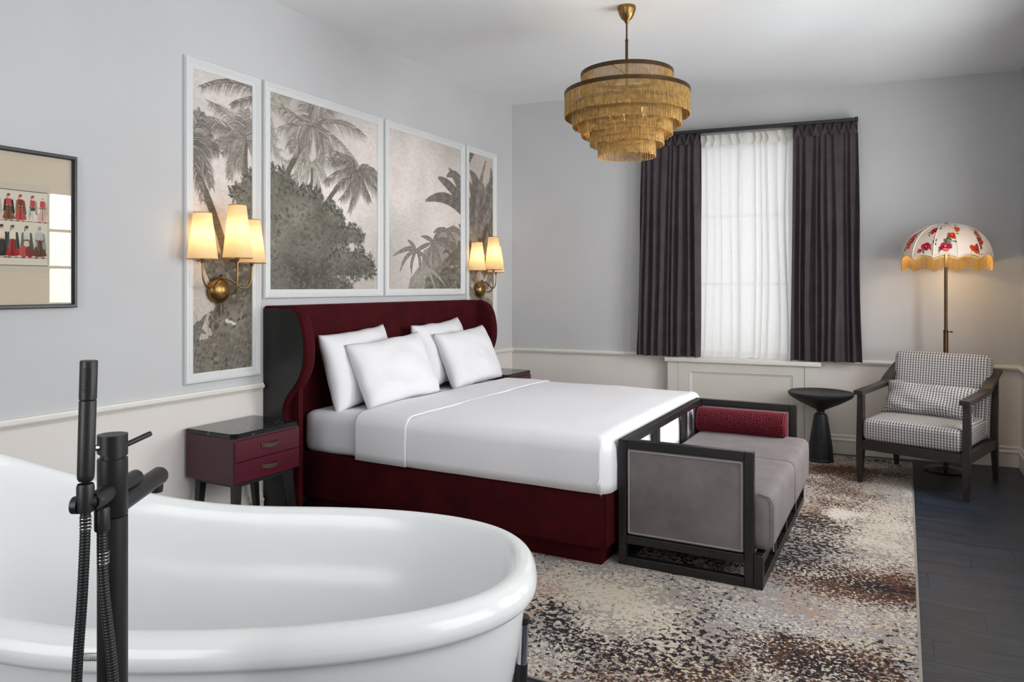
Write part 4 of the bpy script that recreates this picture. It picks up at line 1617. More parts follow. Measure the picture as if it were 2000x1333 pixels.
# ------------------------------------------------------------------ nightstands
def make_nightstand(loc, label):
    """local x away from the wall, local y along it, origin at the wall on the floor"""
    W, D, ZB, ZT = 0.458, 0.368, 0.374, 0.612
    root = thing('nightstand', label, 'nightstand', loc, 0, 'burgundy nightstands either side of the bed')
    b = BM()
    t = 0.018
    for lo, hi in (((0, 0, ZB), (D - 0.002, t, ZT)), ((0, W - t, ZB), (D - 0.002, W, ZT)), ((0, t, ZB), (D - 0.002, W - t, ZB + t)), ((0, t, ZT - 0.014), (D - 0.002, W - t, ZT)), ((0, t, ZB + t), (0.01, W - t, ZT - 0.014))):
        add_box(b, lo, hi, 0.0015, 1)
    bm_obj('carcass', b, M_LACQUERIN, root, local=True)
    mid = (ZB + ZT - 0.012) / 2
    for z0, z1 in ((ZB + 0.004, mid - 0.002), (mid + 0.002, ZT - 0.014)):
        b = BM()
        add_box(b, (0.02, 0.021, z0 + 0.015), (D - 0.006, W - 0.021, z1 - 0.005), 0.0, 1)
        add_box(b, (D - 0.008, 0.004, z0), (D + 0.008, W - 0.003, z1), 0.002, 1)
        dr = bm_obj('drawer', b, M_LACQUER, root, local=True)
        zc = (z0 + z1) / 2 + 0.006
        b = BM()
        pts = []
        for i in range(13):
            f = i / 12
            pts.append((D + 0.010 + 0.020 * sin(pi * f) ** 0.6, 0.178 + 0.115 * f, zc - 0.004 * sin(pi * f)))
        hw = 0.011
        prev = None
        for p in pts:
            q = [b.verts.new((p[0] + dx, p[1], p[2] + dz)) for dx, dz in ((-0.002, -hw), (0.002, -hw), (0.002, hw), (-0.002, hw))]
            if prev:
                for i in range(4):
                    b.faces.new((prev[i], prev[(i + 1) % 4], q[(i + 1) % 4], q[i]))
            else:
                b.faces.new(q)
            prev = q
        b.faces.new(prev)
        h = bm_obj('handle', b, M_STRAP, dr, smooth=40, local=True)
        h['label'] = 'brown leather strap handle'
        for yy in (0.178, 0.293):
            b = BM()
            add_box(b, (D + 0.006, yy - 0.004, zc - 0.014), (D + 0.014, yy + 0.005, zc + 0.014), 0.002, 1)
            bm_obj('handle_clip', b, M_BRASS, dr, local=True)['label'] = 'small brass clip'
    # marble slab with clipped corners
    b = BM()
    c = 0.022
    pts = [(0.002, c, 0), (c * 0.2, -0.002, 0), (D - c, -0.006, 0), (D + 0.010, c, 0), (D + 0.010, W - c, 0), (D - c, W + 0.006, 0), (0.002, W + 0.006, 0)]
    add_prism(b, [(x, y, ZT + 0.001) for x, y, _ in pts], (0, 0, 0.024))
    bmesh.ops.bevel(b, geom=[e for e in b.edges if abs(e.verts[0].co.z - e.verts[1].co.z) < 1e-5], offset=0.004, segments=2, affect='EDGES')
    bm_obj('marble_top', b, M_MARBLE, root, local=True)['label'] = 'polished black marble top with white veins'
    b = BM()
    for lo, hi in (((0.04, 0.03, ZB - 0.022), (D - 0.02, 0.052, ZB)), ((0.04, W - 0.052, ZB - 0.022), (D - 0.02, W - 0.03, ZB)), ((D - 0.04, 0.052, ZB - 0.022), (D - 0.018, W - 0.052, ZB)), ((0.04, 0.052, ZB - 0.022), (0.062, W - 0.052, ZB))):
        add_box(b, lo, hi)
    bm_obj('under_frame', b, M_BLACKWOOD, root, local=True)
    for sx in (0, 1):
        for sy in (0, 1):
            b = BM()
            x0, y0 = (0.04, 0.03)
            xt = D - 0.06 if sx else 0.04
            yt = W - 0.072 if sy else 0.03
            dx = 0.03 if sx else 0.0
            dy = 0.035 if sy else -0.035
            top = [(xt, yt, ZB - 0.002), (xt + 0.04, yt, ZB - 0.002), (xt + 0.04, yt + 0.042, ZB - 0.002), (xt, yt + 0.042, ZB - 0.002)]
            bx, by = xt + 0.008 + dx, yt + 0.009 + dy
            bot = [(bx, by, 0), (bx + 0.024, by, 0), (bx + 0.024, by + 0.024, 0), (bx, by + 0.024, 0)]
            a = [b.verts.new(p) for p in top]
            c_ = [b.verts.new(p) for p in bot]
            b.faces.new(a)
            b.faces.new(c_)
            for i in range(4):
                b.faces.new((a[i], a[(i + 1) % 4], c_[(i + 1) % 4], c_[i]))
            bm_obj('leg', b, M_BLACKWOOD, root, local=True)
    return root


make_nightstand((PLANE_X + 0.018, 2.643, 0), 'burgundy two-drawer nightstand with black marble top on the bathtub side of the bed')
make_nightstand((PLANE_X + 0.04, 5.53, 0), 'nightstand on the window side of the bed, mostly hidden, its dark top showing')

# ------------------------------------------------------------------ bench at the foot of the bed
bench = thing('bed_end_bench', 'grey velvet bench in a dark wood frame standing at the foot of the bed', 'bench', (-0.92, 4.28, 0))
X0, X1, XA, Y0, Y1, ZT = -1.268, -0.570, -0.612, 3.497, 5.065, 0.627
m = 0.042


def bpart(name, boxes, mat=M_BENCHWOOD, bev=0.003):
    b = BM()
    for lo, hi in boxes:
        add_box(b, lo, hi, bev, 1)
    return bm_obj(name, b, mat, bench)


for ya, yb in ((Y0, Y0 + m), (Y1 - m, Y1)):
    for xa, xb, zt in ((X0, X0 + m, ZT), (XA - m, XA, ZT)):
        bpart('post', [((xa, ya, 0.0), (xb, yb, zt))])
    bpart('arm_rail', [((X0 + m, ya, ZT - m), (XA - m, yb, ZT))])
    bpart('base_rail', [((X0 + m, ya, 0), (XA - m, yb, m))])
    bpart('seat_rail', [((X0 + m, ya, 0.108), (XA - m, yb, 0.15))])
    # corner block of the deeper base
    bpart('base_post', [((XA, ya, 0.0), (X1, yb, 0.155))])
    # upholstered end panel
    yc0, yc1 = ya + 0.006, yb - 0.006
    b = BM()
    add_box(b, (X0 + m + 0.002, yc0, 0.152), (XA - m - 0.002, yc1, ZT - m - 0.002), 0.012, 3)
    p = bm_obj('end_panel', b, M_GREYVELVET, bench, smooth=40)
    b = BM()
    for yy in (yc0 - 0.001, yc1 + 0.001):
        c = 0.012
        loop = [(X0 + m + c, yy, 0.152 + c), (XA - m - c, yy, 0.152 + c), (XA - m - c, yy, ZT - m - c), (X0 + m + c, yy, ZT - m - c)]
        for i in range(4):
            add_tube(b, [loop[i], loop[(i + 1) % 4]], 0.0045, 6)
    bm_obj('piping', b, M_PIPING, p, smooth=60)
bpart('back_rail', [((X0, Y0 + m, ZT - m), (X0 + m, Y1 - m, ZT))])
bpart('back_base_rail', [((X0, Y0 + m, 0), (X0 + m, Y1 - m, m))])
bpart('back_seat_rail', [((X0, Y0 + m, 0.108), (X0 + m, Y1 - m, 0.15))])
for yc in (4.09, 4.69):
    bpart('back_bar', [((X0 + 0.004, yc - 0.032, 0.15), (X0 + 0.03, yc + 0.032, ZT - m))])
bpart('front_base_rail', [((X1 - m, Y0 + m, 0), (X1, Y1 - m, m))])
bpart('front_seat_rail', [((X1 - m, Y0 + m, 0.113), (X1, Y1 - m, 0.155))])
for yc in (3.90, 4.28, 4.68):
    bpart('base_post', [((X1 - m, yc - 0.02, m), (X1 - 0.002, yc + 0.02, 0.113))])
# seat: two upholstered halves with a seam between them
ys = (Y0 + m + 0.004, 4.31, Y1 - m - 0.004)
for k in range(2):
    a, c = ys[k] + (0.001 if k else 0), ys[k + 1] - (0.001 if not k else 0)
    xa, xb = X0 + 0.035, -0.530
    b = rbox_bm((xb - xa, c - a, 0.268), 0.05, (24, 24, 8), lambda p, n: 0.003 * nz(p, 4, k),
                center=((xa + xb) / 2, (a + c) / 2, 0.158 + 0.134), bulge=0.008)
    # keep the meeting faces flat, so that only a narrow seam shows
    for v in b.verts:
        if k == 0 and v.co.y > c - 0.05:
            v.co.y = c - (c - v.co.y) * 0.25
        if k == 1 and v.co.y < a + 0.05:
            v.co.y = a + (v.co.y - a) * 0.25
    bm_obj('seat_cushion', b, M_GREYVELVET, bench, smooth=60)
b = BM()
add_tube(b, [(-0.5325, Y0 + m + 0.012, 0.17), (-0.5325, Y0 + m + 0.012, 0.38), (-0.55, Y0 + m + 0.014, 0.415), (-0.6, Y0 + m + 0.016, 0.426)], 0.004, 6)
bm_obj('seat_piping', b, M_GREYVELVET, bench, smooth=60)

# bolster
bol = thing('bolster', 'red patterned velvet bolster cushion lying across the grey bench', 'cushion', (-0.93, 4.93, 0.44))
R, xa, xb = 0.079, -1.215, -0.668


def bol_pt(u, v):
    prof = [(0.0, 0.93), (0.02, 0.985), (0.06, 1.0), (0.94, 1.0), (0.98, 0.985), (1.0, 0.93)]
    rr = R
    for (a, ra), (c, rc) in zip(prof, prof[1:]):
        if a <= v <= c:
            rr = R * (ra + (rc - ra) * (v - a) / (c - a))
    an = u * 2 * pi
    return Vector((xa + (xb - xa) * v, 4.925 + rr * cos(an), 0.431 + R * 0.98 + rr * sin(an)))


grid_mesh('cover', 40, 50, bol_pt, M_BOLSTER, bol, uv=lambda u, v: (u * 2 * pi * R, v * (xb - xa)), closed_u=True)
for x, s in ((xa, -1), (xb, 1)):
    b = BM()
    Mx = Matrix.Translation((x, 4.925, 0.431 + R * 0.98)) @ Matrix.Rotation(s * pi / 2, 4, 'Y')
    add_lathe(b, [(R * 0.93, -0.002), (R * 0.9, 0.006), (R * 0.5, 0.012), (0.008, 0.010), (0, 0.010)], n=40, M=Mx)
    o = bm_obj('end_cap', b, M_BOLSTER, bol, smooth=60)
    box_uv(o.data)
    b = BM()
    ring = [Mx @ Vector((R * 0.965 * cos(2 * pi * i / 40), R * 0.965 * sin(2 * pi * i / 40), -0.004)) for i in range(41)]
    add_tube(b, ring, 0.004, 6)
    bm_obj('piping', b, M_BOLSTER, bol, smooth=60)

# ------------------------------------------------------------------ rug
b = BM()
add_box(b, (-2.55, 2.34, 0.0005), (0.052, 6.60, 0.0055), 0.001, 1)
rug = bm_obj('rug', b, M_RUG)
tag(rug, 'large abstract rug mottled in brown, grey and cream under the bench and bed', 'rug')
b = BM()
for lo, hi in (((-2.556, 2.334, 0.0005), (0.058, 2.345, 0.0065)), ((0.047, 2.345, 0.0005), (0.058, 6.606, 0.0065)), ((-2.556, 6.595, 0.0005), (0.047, 6.606, 0.0065)), ((-2.556, 2.345, 0.0005), (-2.545, 6.595, 0.0065))):
    add_box(b, lo, hi, 0.001, 1)
bm_obj('binding', b, M_RUGEDGE, rug, local=True)
for o in (bench, bol):
    o.location.z += 0.006
# ------------------------------------------------------------------ window dressing
Rb = Matrix.Rotation(BPHI, 4, 'Z')


def cloth_grid(name, s0t, s1t, s0b, s1b, z0, z1, off, amp, nf, seed, nu, nv, mat, parent, lowamp=1.0, topamp=0.35, sharp=1.0, lap=0.25):
    """hanging cloth along the back wall; folds deepen downwards"""
    rnd = random.Random(seed)
    ph = [rnd.uniform(-0.9, 0.9) for _ in range(nf + 3)]
    am = [rnd.uniform(0.6, 1.25) for _ in range(nf + 3)]

    def pt(u, v):
        s0, s1 = s0b + (s0t - s0b) * v, s1b + (s1t - s1b) * v
        k = u * nf
        i = min(nf, int(k))
        f = k - i
        g = f * f * (3 - 2 * f)
        wob = (ph[i] * (1 - g) + ph[i + 1] * g) * 0.55 + 0.35 * nz((u * 3, v * 1.2, 0), 1.3, seed)
        a = (am[i] * (1 - g) + am[i + 1] * g) * amp * (topamp + (lowamp - topamp) * min(1, (1 - v) * 2.2 + 0.02))
        w = sin(2 * pi * (k + wob))
        w = math.copysign(abs(w) ** sharp, w)
        o = off + a * w + 0.25 * a * sin(4 * pi * (k + wob) + 1.0)
        s = s0 + (s1 - s0) * u + lap * a * cos(2 * pi * (k + wob))
        z = z0 + (z1 - z0) * v + (0.006 * nz((u * 8, seed, 0), 1.2) if v < 0.01 else 0)
        return bw(s, o, z)

    return grid_mesh(name, nu, nv, pt, mat, parent, uv=lambda u, v: (u, v))


def heading(name, s0, s1, z0, z1, off, n, mat, parent):
    """gathered heading: tucks that cross over in a diamond smock and flare at top and bottom"""
    def pt(u, v):
        k = u * n
        d = 0.5 * (1 - abs(2 * v - 0.7)) ** 1.0
        a = 0.024 * max(0.0, sin(2 * pi * (k + 0.5 * v))) ** 3
        c = 0.024 * max(0.0, sin(2 * pi * (k - 0.5 * v) + 0.6)) ** 3
        o = off + max(a, c) + 0.004 * sin(2 * pi * k * 0.5)
        return bw(s0 + (s1 - s0) * u, o, z0 + (z1 - z0) * v)

    return grid_mesh(name, n * 14, 16, pt, mat, parent)


ZTOP = 2.758
for lab, a, nf, seed in (('dark plum grey velvet curtain hanging on the bed side of the white voile', (1.315, 1.845, 1.27, 1.84), 9, 21),
                         ('dark plum grey velvet curtain hanging on the armchair side of the white voile', (2.600, 3.095, 2.575, 3.125), 9, 33)):
    root = thing('curtain', lab, 'curtain', bw((a[0] + a[1]) / 2, 0.115, 0.775), BPHI, 'dark velvet curtains at the window')
    cloth_grid('cloth', a[0], a[1], a[2], a[3], 0.776, ZTOP - 0.10, 0.118, 0.026, nf, seed, 200, 50, M_DRAPE, root, topamp=0.4, sharp=0.8)
    heading('heading', a[0], a[1], ZTOP - 0.105, ZTOP, 0.108, 7, M_DRAPE, root)

root = thing('voile_curtain', 'sheer white voile curtain filling the window between the dark curtains', 'curtain', bw(2.2, 0.055, 0.775), BPHI)
cloth_grid('cloth', 1.80, 2.63, 1.80, 2.63, 0.774, 2.64, 0.055, 0.012, 11, 5, 330, 24, M_SHEER, root, lowamp=1.1, topamp=0.95, lap=1.7)
cloth_grid('heading_tape', 1.80, 2.63, 1.80, 2.63, 2.64, 2.742, 0.055, 0.011, 11, 5, 330, 4, M_SHEERTAPE, root, lowamp=0.95, topamp=0.95, lap=1.7)

root = thing('curtain_track', 'thin black curtain track above the dark curtains', 'curtain track', bw(2.2, 0.08, ZTOP), BPHI)
b = BM()
Mt = Matrix.Translation(BW) @ Rb
add_box(b, (1.31, -0.145, ZTOP - 0.008), (3.09, -0.125, ZTOP + 0.022), 0.003, 1, M=Mt)
add_box(b, (1.31, -0.125, ZTOP + 0.012), (3.09, -0.001, ZTOP + 0.022), 0.002, 1, M=Mt)
bm_obj('rail', b, M_BLACKMETAL, root)
for s in (1.31, 3.085):
    b = BM()
    add_box(b, (s - 0.012, -0.15, ZTOP - 0.012), (s + 0.012, -0.001, ZTOP + 0.026), 0.003, 1, M=Mt)
    bm_obj('end_cap', b, M_BLACKMETAL, root)

# radiator cover under the window
cov = thing('radiator_cover', 'cream panelled radiator cover with a white shelf beneath the window', 'radiator cover', bw(2.17, 0, 0), BPHI)
CS0, CS1, CO = 1.545, 2.80, 0.085
b = BM()
add_box(b, (CS0 - 0.022, -CO - 0.028, 0.728), (CS1 + 0.022, -0.001, 0.768), 0.006, 2, M=Mt)
bm_obj('shelf', b, M_TRIM, cov, smooth=40)
ST0, ST1 = 1.637, 2.690
for a, c in ((CS0, ST0 - 0.0015), (ST1 + 0.0015, CS1)):
    b = BM()
    add_box(b, (a, -CO, 0.0), (c, -0.001, 0.728), 0.002, 1, M=Mt)
    bm_obj('side_post', b, M_COVER, cov)
b = BM()
fl, fr, fb, ft = 1.735, 2.608, 0.13, 0.652
for lo, hi in (((ST0 + 0.0015, -CO + 0.002, 0.0), (fl, -CO + 0.022, 0.726)), ((fr, -CO + 0.002, 0.0), (ST1 - 0.0015, -CO + 0.022, 0.726)), ((fl, -CO + 0.002, ft), (fr, -CO + 0.022, 0.726)), ((fl, -CO + 0.002, 0.0), (fr, -CO + 0.022, fb))):
    add_box(b, lo, hi, M=Mt)
door = bm_obj('panel_door', b, M_COVER, cov)
b = BM()
MOULD = [(0.0, 0.0), (0.0, 0.022), (0.006, 0.024), (0.014, 0.018), (0.022, 0.016), (0.03, 0.006), (0.03, 0.0)]
frame_rect(b, MOULD, bw(fl, CO - 0.024, fb), BE, (0, 0, 1), BN, fr - fl, ft - fb)
bm_obj('panel_moulding', b, M_COVER, door)
b = BM()
add_box(b, (fl, -CO + 0.012, fb), (fr, -CO + 0.02, ft), M=Mt)
bm_obj('inset_panel', b, M_COVER, door)


# ------------------------------------------------------------------ sconces
def make_sconce(loc, label):
    """local x out of the wall, local y along it"""
    root = thing('wall_sconce', label, 'wall lamp', loc, 0, 'brass wall lamps with three cream shades')
    b = BM()
    Mx = Matrix.Translation((0.008, 0, 0)) @ Matrix.Rotation(pi / 2, 4, 'Y')
    R = 0.073
    prof = [(0.0, 0.062)] + [(R * sin(a), 0.012 + 0.05 * cos(a)) for a in [radians(x) for x in (12, 25, 40, 55, 70, 82, 90)]] + [(R * 0.97, 0.0)]
    add_lathe(b, prof, n=40, M=Mx)
    bm_obj('back_plate', b, M_BRASS, root, smooth=50, local=True)
    # lower stems
    b = BM()
    add_tube(b, [(0.03, 0.0, -0.06), (0.032, 0.0, -0.135), (0.032, 0.0, -0.148)], [0.0045, 0.0045, 0.006], 8)
    add_tube(b, [(0.03, 0.022, -0.058), (0.032, 0.024, -0.118)], 0.0042, 8)
    bm_obj('pull_stem', b, M_DARKBRASS, root, smooth=50, local=True)
    b = BM()
    add_lathe(b, [(0, -0.012), (0.008, -0.008), (0.009, 0), (0.006, 0.008), (0.0, 0.014)], c=(0.045, 0, 0.078), n=14)
    bm_obj('finial', b, M_DARKBRASS, root, smooth=50, local=True)
    arms = [
        ([(0.045, 0.0, 0.072), (0.055, -0.045, 0.052), (0.07, -0.095, 0.018), (0.085, -0.135, 0.022), (0.09, -0.157, 0.06), (0.09, -0.163, 0.12), (0.09, -0.163, 0.172)], (0.09, -0.163, 0.170), 0.25),
        ([(0.05, 0.0, 0.072), (0.07, 0.05, 0.055), (0.085, 0.10, 0.016), (0.09, 0.145, 0.02), (0.09, 0.17, 0.06), (0.09, 0.175, 0.11), (0.09, 0.175, 0.16)], (0.09, 0.175, 0.158), 0.25),
        ([(0.065, 0.0, -0.012), (0.105, 0.01, -0.022), (0.14, 0.016, 0.0), (0.152, 0.016, 0.05), (0.155, 0.015, 0.12), (0.155, 0.015, 0.182)], (0.155, 0.015, 0.18), 0.295),
    ]
    for path, sc, hh in arms:
        b = BM()
        add_tube(b, catmull(path, 6), 0.0055, 10)
        add_lathe(b, [(0.0055, -0.02), (0.012, -0.006), (0.012, 0.03), (0.0, 0.03)], c=sc, n=14)
        arm = bm_obj('arm', b, M_BRASS, root, smooth=50, local=True)
        r0, r1 = 0.079, 0.047
        n = 40

        def pt(u, v, sc=sc, hh=hh):
            r = r0 + (r1 - r0) * v
            return Vector((sc[0] + r * cos(2 * pi * u), sc[1] + r * sin(2 * pi * u), sc[2] + hh * v))

        sh = grid_mesh('lamp_shade', n, 6, pt, M_SHADE, root, closed_u=True, local=True)
        for r, z in ((r0, 0.0), (r1, hh)):
            b = BM()
            ring = [(sc[0] + r * cos(2 * pi * i / n), sc[1] + r * sin(2 * pi * i / n), sc[2] + z) for i in range(n + 1)]
            add_tube(b, ring, 0.0022, 6)
            bm_obj('binding', b, M_SHADETRIM, sh, smooth=50, local=True)
        b = BM()
        add_lathe(b, [(0.009, 0.03), (0.011, 0.045), (0.017, 0.07), (0.015, 0.09), (0.006, 0.115), (0.0, 0.12)], c=sc, n=16)
        bm_obj('bulb', b, M_BULB, sh, smooth=50, local=True)
        point_light('sconce_light', Vector(loc) + Vector((sc[0], sc[1], sc[2] + hh * 0.52)), 0.37, (1.0, 0.76, 0.45), 0.02)
    return root


make_sconce((PLANE_X, 2.855, 1.378), 'lit brass wall lamp with three cream shades on the tall panel beside the costume print')
make_sconce((PLANE_X, 5.735, 1.372), 'lit brass wall lamp with three cream shades on the banana leaf panel by the corner')

# ------------------------------------------------------------------ chandelier
CX, CY = -1.541, 4.407
ch = thing('chandelier', 'tiered brass chandelier with gold bead fringes hanging from the ceiling', 'chandelier', (CX, CY, 2.21))
cz = ceil_z(CX, CY)
b = BM()
add_lathe(b, [(0.0, 0.012), (0.056, 0.012), (0.058, 0.0), (0.056, -0.012), (0.052, -0.02), (0.048, -0.035), (0.034, -0.062), (0.016, -0.078), (0.012, -0.088), (0.006, -0.095), (0, -0.095)], c=(CX, CY, cz - 0.012), n=36)
bm_obj('ceiling_rose', b, M_BRASS, ch, smooth=50)
b = BM()
add_tube(b, [(CX, CY, cz - 0.10), (CX, CY, 2.95)], 0.0055, 10)
add_tube(b, [(CX, CY, 2.965), (CX, CY, 2.95), (CX, CY, 2.94), (CX, CY, 2.40)], [0.0055, 0.011, 0.009, 0.009], 12)
bm_obj('rod', b, M_DARKBRASS, ch, smooth=50)
TIERS = [(0.287, 2.745, 2.60, 0.024), (0.390, 2.626, 2.462, 0.024), (0.338, 2.55, 2.402, 0.022), (0.284, 2.49, 2.345, 0.02), (0.230, 2.388, 2.279, 0.014), (0.180, 2.335, 2.208, 0.012)]
for k, (R, zt, zb, hh) in enumerate(TIERS):
    b = BM()
    add_lathe(b, [(R - 0.006, zt - hh), (R + 0.003, zt - hh), (R + 0.003, zt), (R - 0.006, zt), (R - 0.006, zt - hh)], c=(CX, CY, 0), n=72, cap=False)
    for q in range(3):
        a = q * 2 * pi / 3 + 0.5
        add_tube(b, [(CX, CY, zt - hh / 2), (CX + (R - 0.005) * cos(a), CY + (R - 0.005) * sin(a), zt - hh / 2)], 0.004, 6)
    ring = bm_obj('ring', b, M_DARKBRASS, ch, smooth=40)
    # strings of beads
    ns = int(2 * pi * R / 0.0058)
    nb = int((zt - hh - zb) / 0.0068)
    rnd = np.random.default_rng(k)
    ang = np.arange(ns) * 2 * pi / ns
    cosA, sinA = np.cos(ang), np.sin(ang)
    zs = zt - hh + 0.002 - np.arange(2 * nb + 1) * 0.0034
    rad = np.where(np.arange(2 * nb + 1) % 2 == 1, 0.0027, 0.0017)
    jit = rnd.normal(0, 0.003, ns)
    four = np.arange(4) * pi / 2
    V = np.zeros((ns, 2 * nb + 1, 4, 3), np.float32)
    lx = rad[None, :, None] * np.cos(four)[None, None, :]
    ly = rad[None, :, None] * np.sin(four)[None, None, :]
    fall = np.linspace(0, 1, 2 * nb + 1)[None, :, None]
    rr = R - 0.0015 + rnd.normal(0, 0.0016, ns)[:, None, None] * fall
    V[..., 0] = CX + (rr + lx) * cosA[:, None, None] - ly * sinA[:, None, None]
    V[..., 1] = CY + (rr + lx) * sinA[:, None, None] + ly * cosA[:, None, None]
    V[..., 2] = zs[None, :, None] + (jit[:, None] * fall[:, :, 0])[:, :, None]
    m4 = 2 * nb + 1
    base_i = (np.arange(ns)[:, None, None] * m4 + np.arange(m4 - 1)[None, :, None]) * 4
    kk = np.arange(4)[None, None, :]
    F = np.stack([base_i + kk, base_i + (kk + 1) % 4, base_i + 4 + (kk + 1) % 4, base_i + 4 + kk], -1).reshape(-1, 4)
    V = V.reshape(-1, 3) - np.array([CX, CY, 2.21], np.float32)
    me = bpy.data.meshes.new('bead_fringe')
    me.vertices.add(len(V))
    me.vertices.foreach_set('co', V.ravel())
    me.loops.add(F.size)
    me.loops.foreach_set('vertex_index', F.ravel().astype(np.int32))
    me.polygons.add(len(F))
    me.polygons.foreach_set('loop_start', np.arange(0, F.size, 4, dtype=np.int32))
    me.update(calc_edges=True)
    shade(me)
    o = link('bead_fringe', me, M_GOLDBEAD, ch)
    o['kind'] = 'stuff'
M_BULBDIM = NT('frosted_bulb')
M_BULBDIM.set(Base_Color=(0.9, 0.78, 0.55, 1), Roughness=0.4, Emission_Color=(1.0, 0.72, 0.38, 1), Emission_Strength=0.35)
M_BULBDIM = M_BULBDIM.m
for q in range(4):
    a = q * pi / 2 + 0.4
    c = (CX + 0.11 * cos(a), CY + 0.11 * sin(a), 2.47)
    b = BM()
    add_lathe(b, [(0.010, 0.0), (0.012, 0.02), (0.022, 0.05), (0.018, 0.075), (0.0, 0.09)], c=c, n=14)
    bm_obj('bulb', b, M_BULBDIM, ch, smooth=50)
    b = BM()
    add_tube(b, [(CX, CY, 2.46), (c[0], c[1], 2.46)], 0.005, 8)
    add_lathe(b, [(0.014, -0.03), (0.014, 0.0), (0.0, 0.0)], c=c, n=14)
    bm_obj('bulb_arm', b, M_DARKBRASS, ch, smooth=50)
point_light('chandelier_light', (CX, CY, 2.50), 3.5, (1.0, 0.74, 0.42), 0.05)
# ------------------------------------------------------------------ bathtub (its long axis runs along CR, rotated YAW)
TA, TD = -0.80, 1.872               # centre: across, ahead
tub_loc = CR * TA + CF * TD
tub = thing('bathtub', 'large white freestanding slipper bathtub with a rolled rim', 'bathtub', tub_loc, YAW)
TL, TW = 0.864, 0.458


def rim_z(a):
    """rim height: low at the right-hand end, sweeping up to the backrest"""
    t = max(0.0, (0.10 - a) / 0.8)
    return 0.712 + 0.183 * t ** 2.3


def outline(phi, sx, sy, n=2.5):
    c, s = cos(phi), sin(phi)
    return (math.copysign(abs(c) ** (2 / n), c) * sx, math.copysign(abs(s) ** (2 / n), s) * sy)


# cross-section from the plughole up the inside, over the rim, down the outside: (scale inset in m, height rule)
def tub_pt(u, v):
    phi = 2 * pi * u
    key = [  # inset from the rim's outer edge, height: ('f', z) from the floor, ('r', dz) from the rim
        (TW, 'f', 0.215), (0.36, 'f', 0.215), (0.30, 'f', 0.222), (0.24, 'f', 0.25), (0.18, 'm', 0.16), (0.150, 'm', 0.38), (0.125, 'm', 0.62),
        (0.096, 'm', 0.80), (0.080, 'r', -0.060), (0.074, 'r', -0.030), (0.066, 'r', -0.010), (0.054, 'r', -0.001), (0.040, 'r', 0.0),
        (0.026, 'r', -0.004), (0.013, 'r', -0.014), (0.004, 'r', -0.028), (0.0, 'r', -0.044), (0.002, 'r', -0.060), (0.010, 'r', -0.070), (0.022, 'r', -0.070),
        (0.030, 'r', -0.076), (0.036, 'm', 0.80), (0.055, 'm', 0.55), (0.078, 'm', 0.30), (0.10, 'f', 0.20), (0.115, 'f', 0.12), (0.112, 'f', 0.04), (0.105, 'f', 0.0)]
    k = v * (len(key) - 1)
    i = min(len(key) - 2, int(k))
    f = k - i

    def ev(e):
        ins, rule, z = e
        x, y = outline(phi, max(0.0, TL - ins), max(0.0, TW - ins))
        if ins >= TW:
            x, y = 0.3 * cos(phi) * 0.02, 0.02 * sin(phi)
        xr, _ = outline(phi, TL, TW)
        rz = rim_z(xr)
        if rule == 'f':
            zz = z
        elif rule == 'r':
            zz = rz + z
        else:
            zz = 0.2 + (rz - 0.06 - 0.2) * z
        return Vector((x, y, zz))

    return ev(key[i]).lerp(ev(key[i + 1]), f)


o = grid_mesh('basin', 140, 27 * 2, tub_pt, M_PORCELAIN, tub, closed_u=True, local=True)
sub = o.modifiers.new('smooth', 'SUBSURF')
sub.levels = sub.render_levels = 1
# small maker's badge on the near rim
bz = rim_z(-0.05)
b = BM()
Mz = Matrix.Translation((-0.010, -TW + 0.0015, rim_z(0.018) - 0.030)) @ Matrix.Rotation(radians(-9), 4, 'X')
add_box(b, (-0.03, -0.003, -0.0075), (0.03, 0.004, 0.0075), 0.0035, 2, M=Mz)
badge = bm_obj('badge', b, M_BADGE, tub, smooth=40, local=True)
badge['label'] = 'small grey badge with pale letters'
fc = bpy.data.curves.new('lettering', 'FONT')
fc.body = 'formic'
fc.size = 0.0125
fc.extrude = 0.0004
fc.align_x = 'CENTER'
fc.align_y = 'CENTER'
ft_ = bpy.data.objects.new('lettering_curve', fc)
COL.objects.link(ft_)
bpy.context.view_layer.update()
tm = bpy.data.meshes.new_from_object(ft_.evaluated_get(bpy.context.evaluated_depsgraph_get()))
bpy.data.objects.remove(ft_)
tm.name = 'lettering'
tm.materials.clear()
fo = link('lettering', tm, M_BADGETXT, badge)
fo.matrix_basis = Mz @ Matrix.Translation((0.0, -0.0036, 0.0005)) @ Matrix.Rotation(pi / 2, 4, 'X')

# ------------------------------------------------------------------ floor-standing tap in front of the tub
tap_loc = CR * (-0.611) + CF * 1.12
tap = thing('bath_tap', 'matt black floor-standing bath tap with hand shower in front of the bathtub', 'tap', tap_loc, YAW)
PR = 0.0212


def tpart(name, fn, mat=M_BLACKMETAL, parent=None, ang=40):
    b = BM()
    fn(b)
    return bm_obj(name, b, mat, parent or tap, smooth=ang, local=True)


def RX90(x, y, z, ang=pi / 2):
    return Matrix.Translation((x, y, z)) @ Matrix.Rotation(-ang, 4, 'X')


tpart('floor_plate', lambda b: add_lathe(b, [(0.055, 0.0), (0.055, 0.008), (0.05, 0.012), (0.0, 0.012)], n=40))
tpart('column', lambda b: add_lathe(b, [(PR, 0.0), (PR, 1.048), (PR - 0.001, 1.049)], n=40))
tpart('mixer_body', lambda b: add_lathe(b, [(PR - 0.0006, 1.0505), (PR, 1.0515), (PR, 1.137), (PR - 0.001, 1.138), (0, 1.138)], n=40))


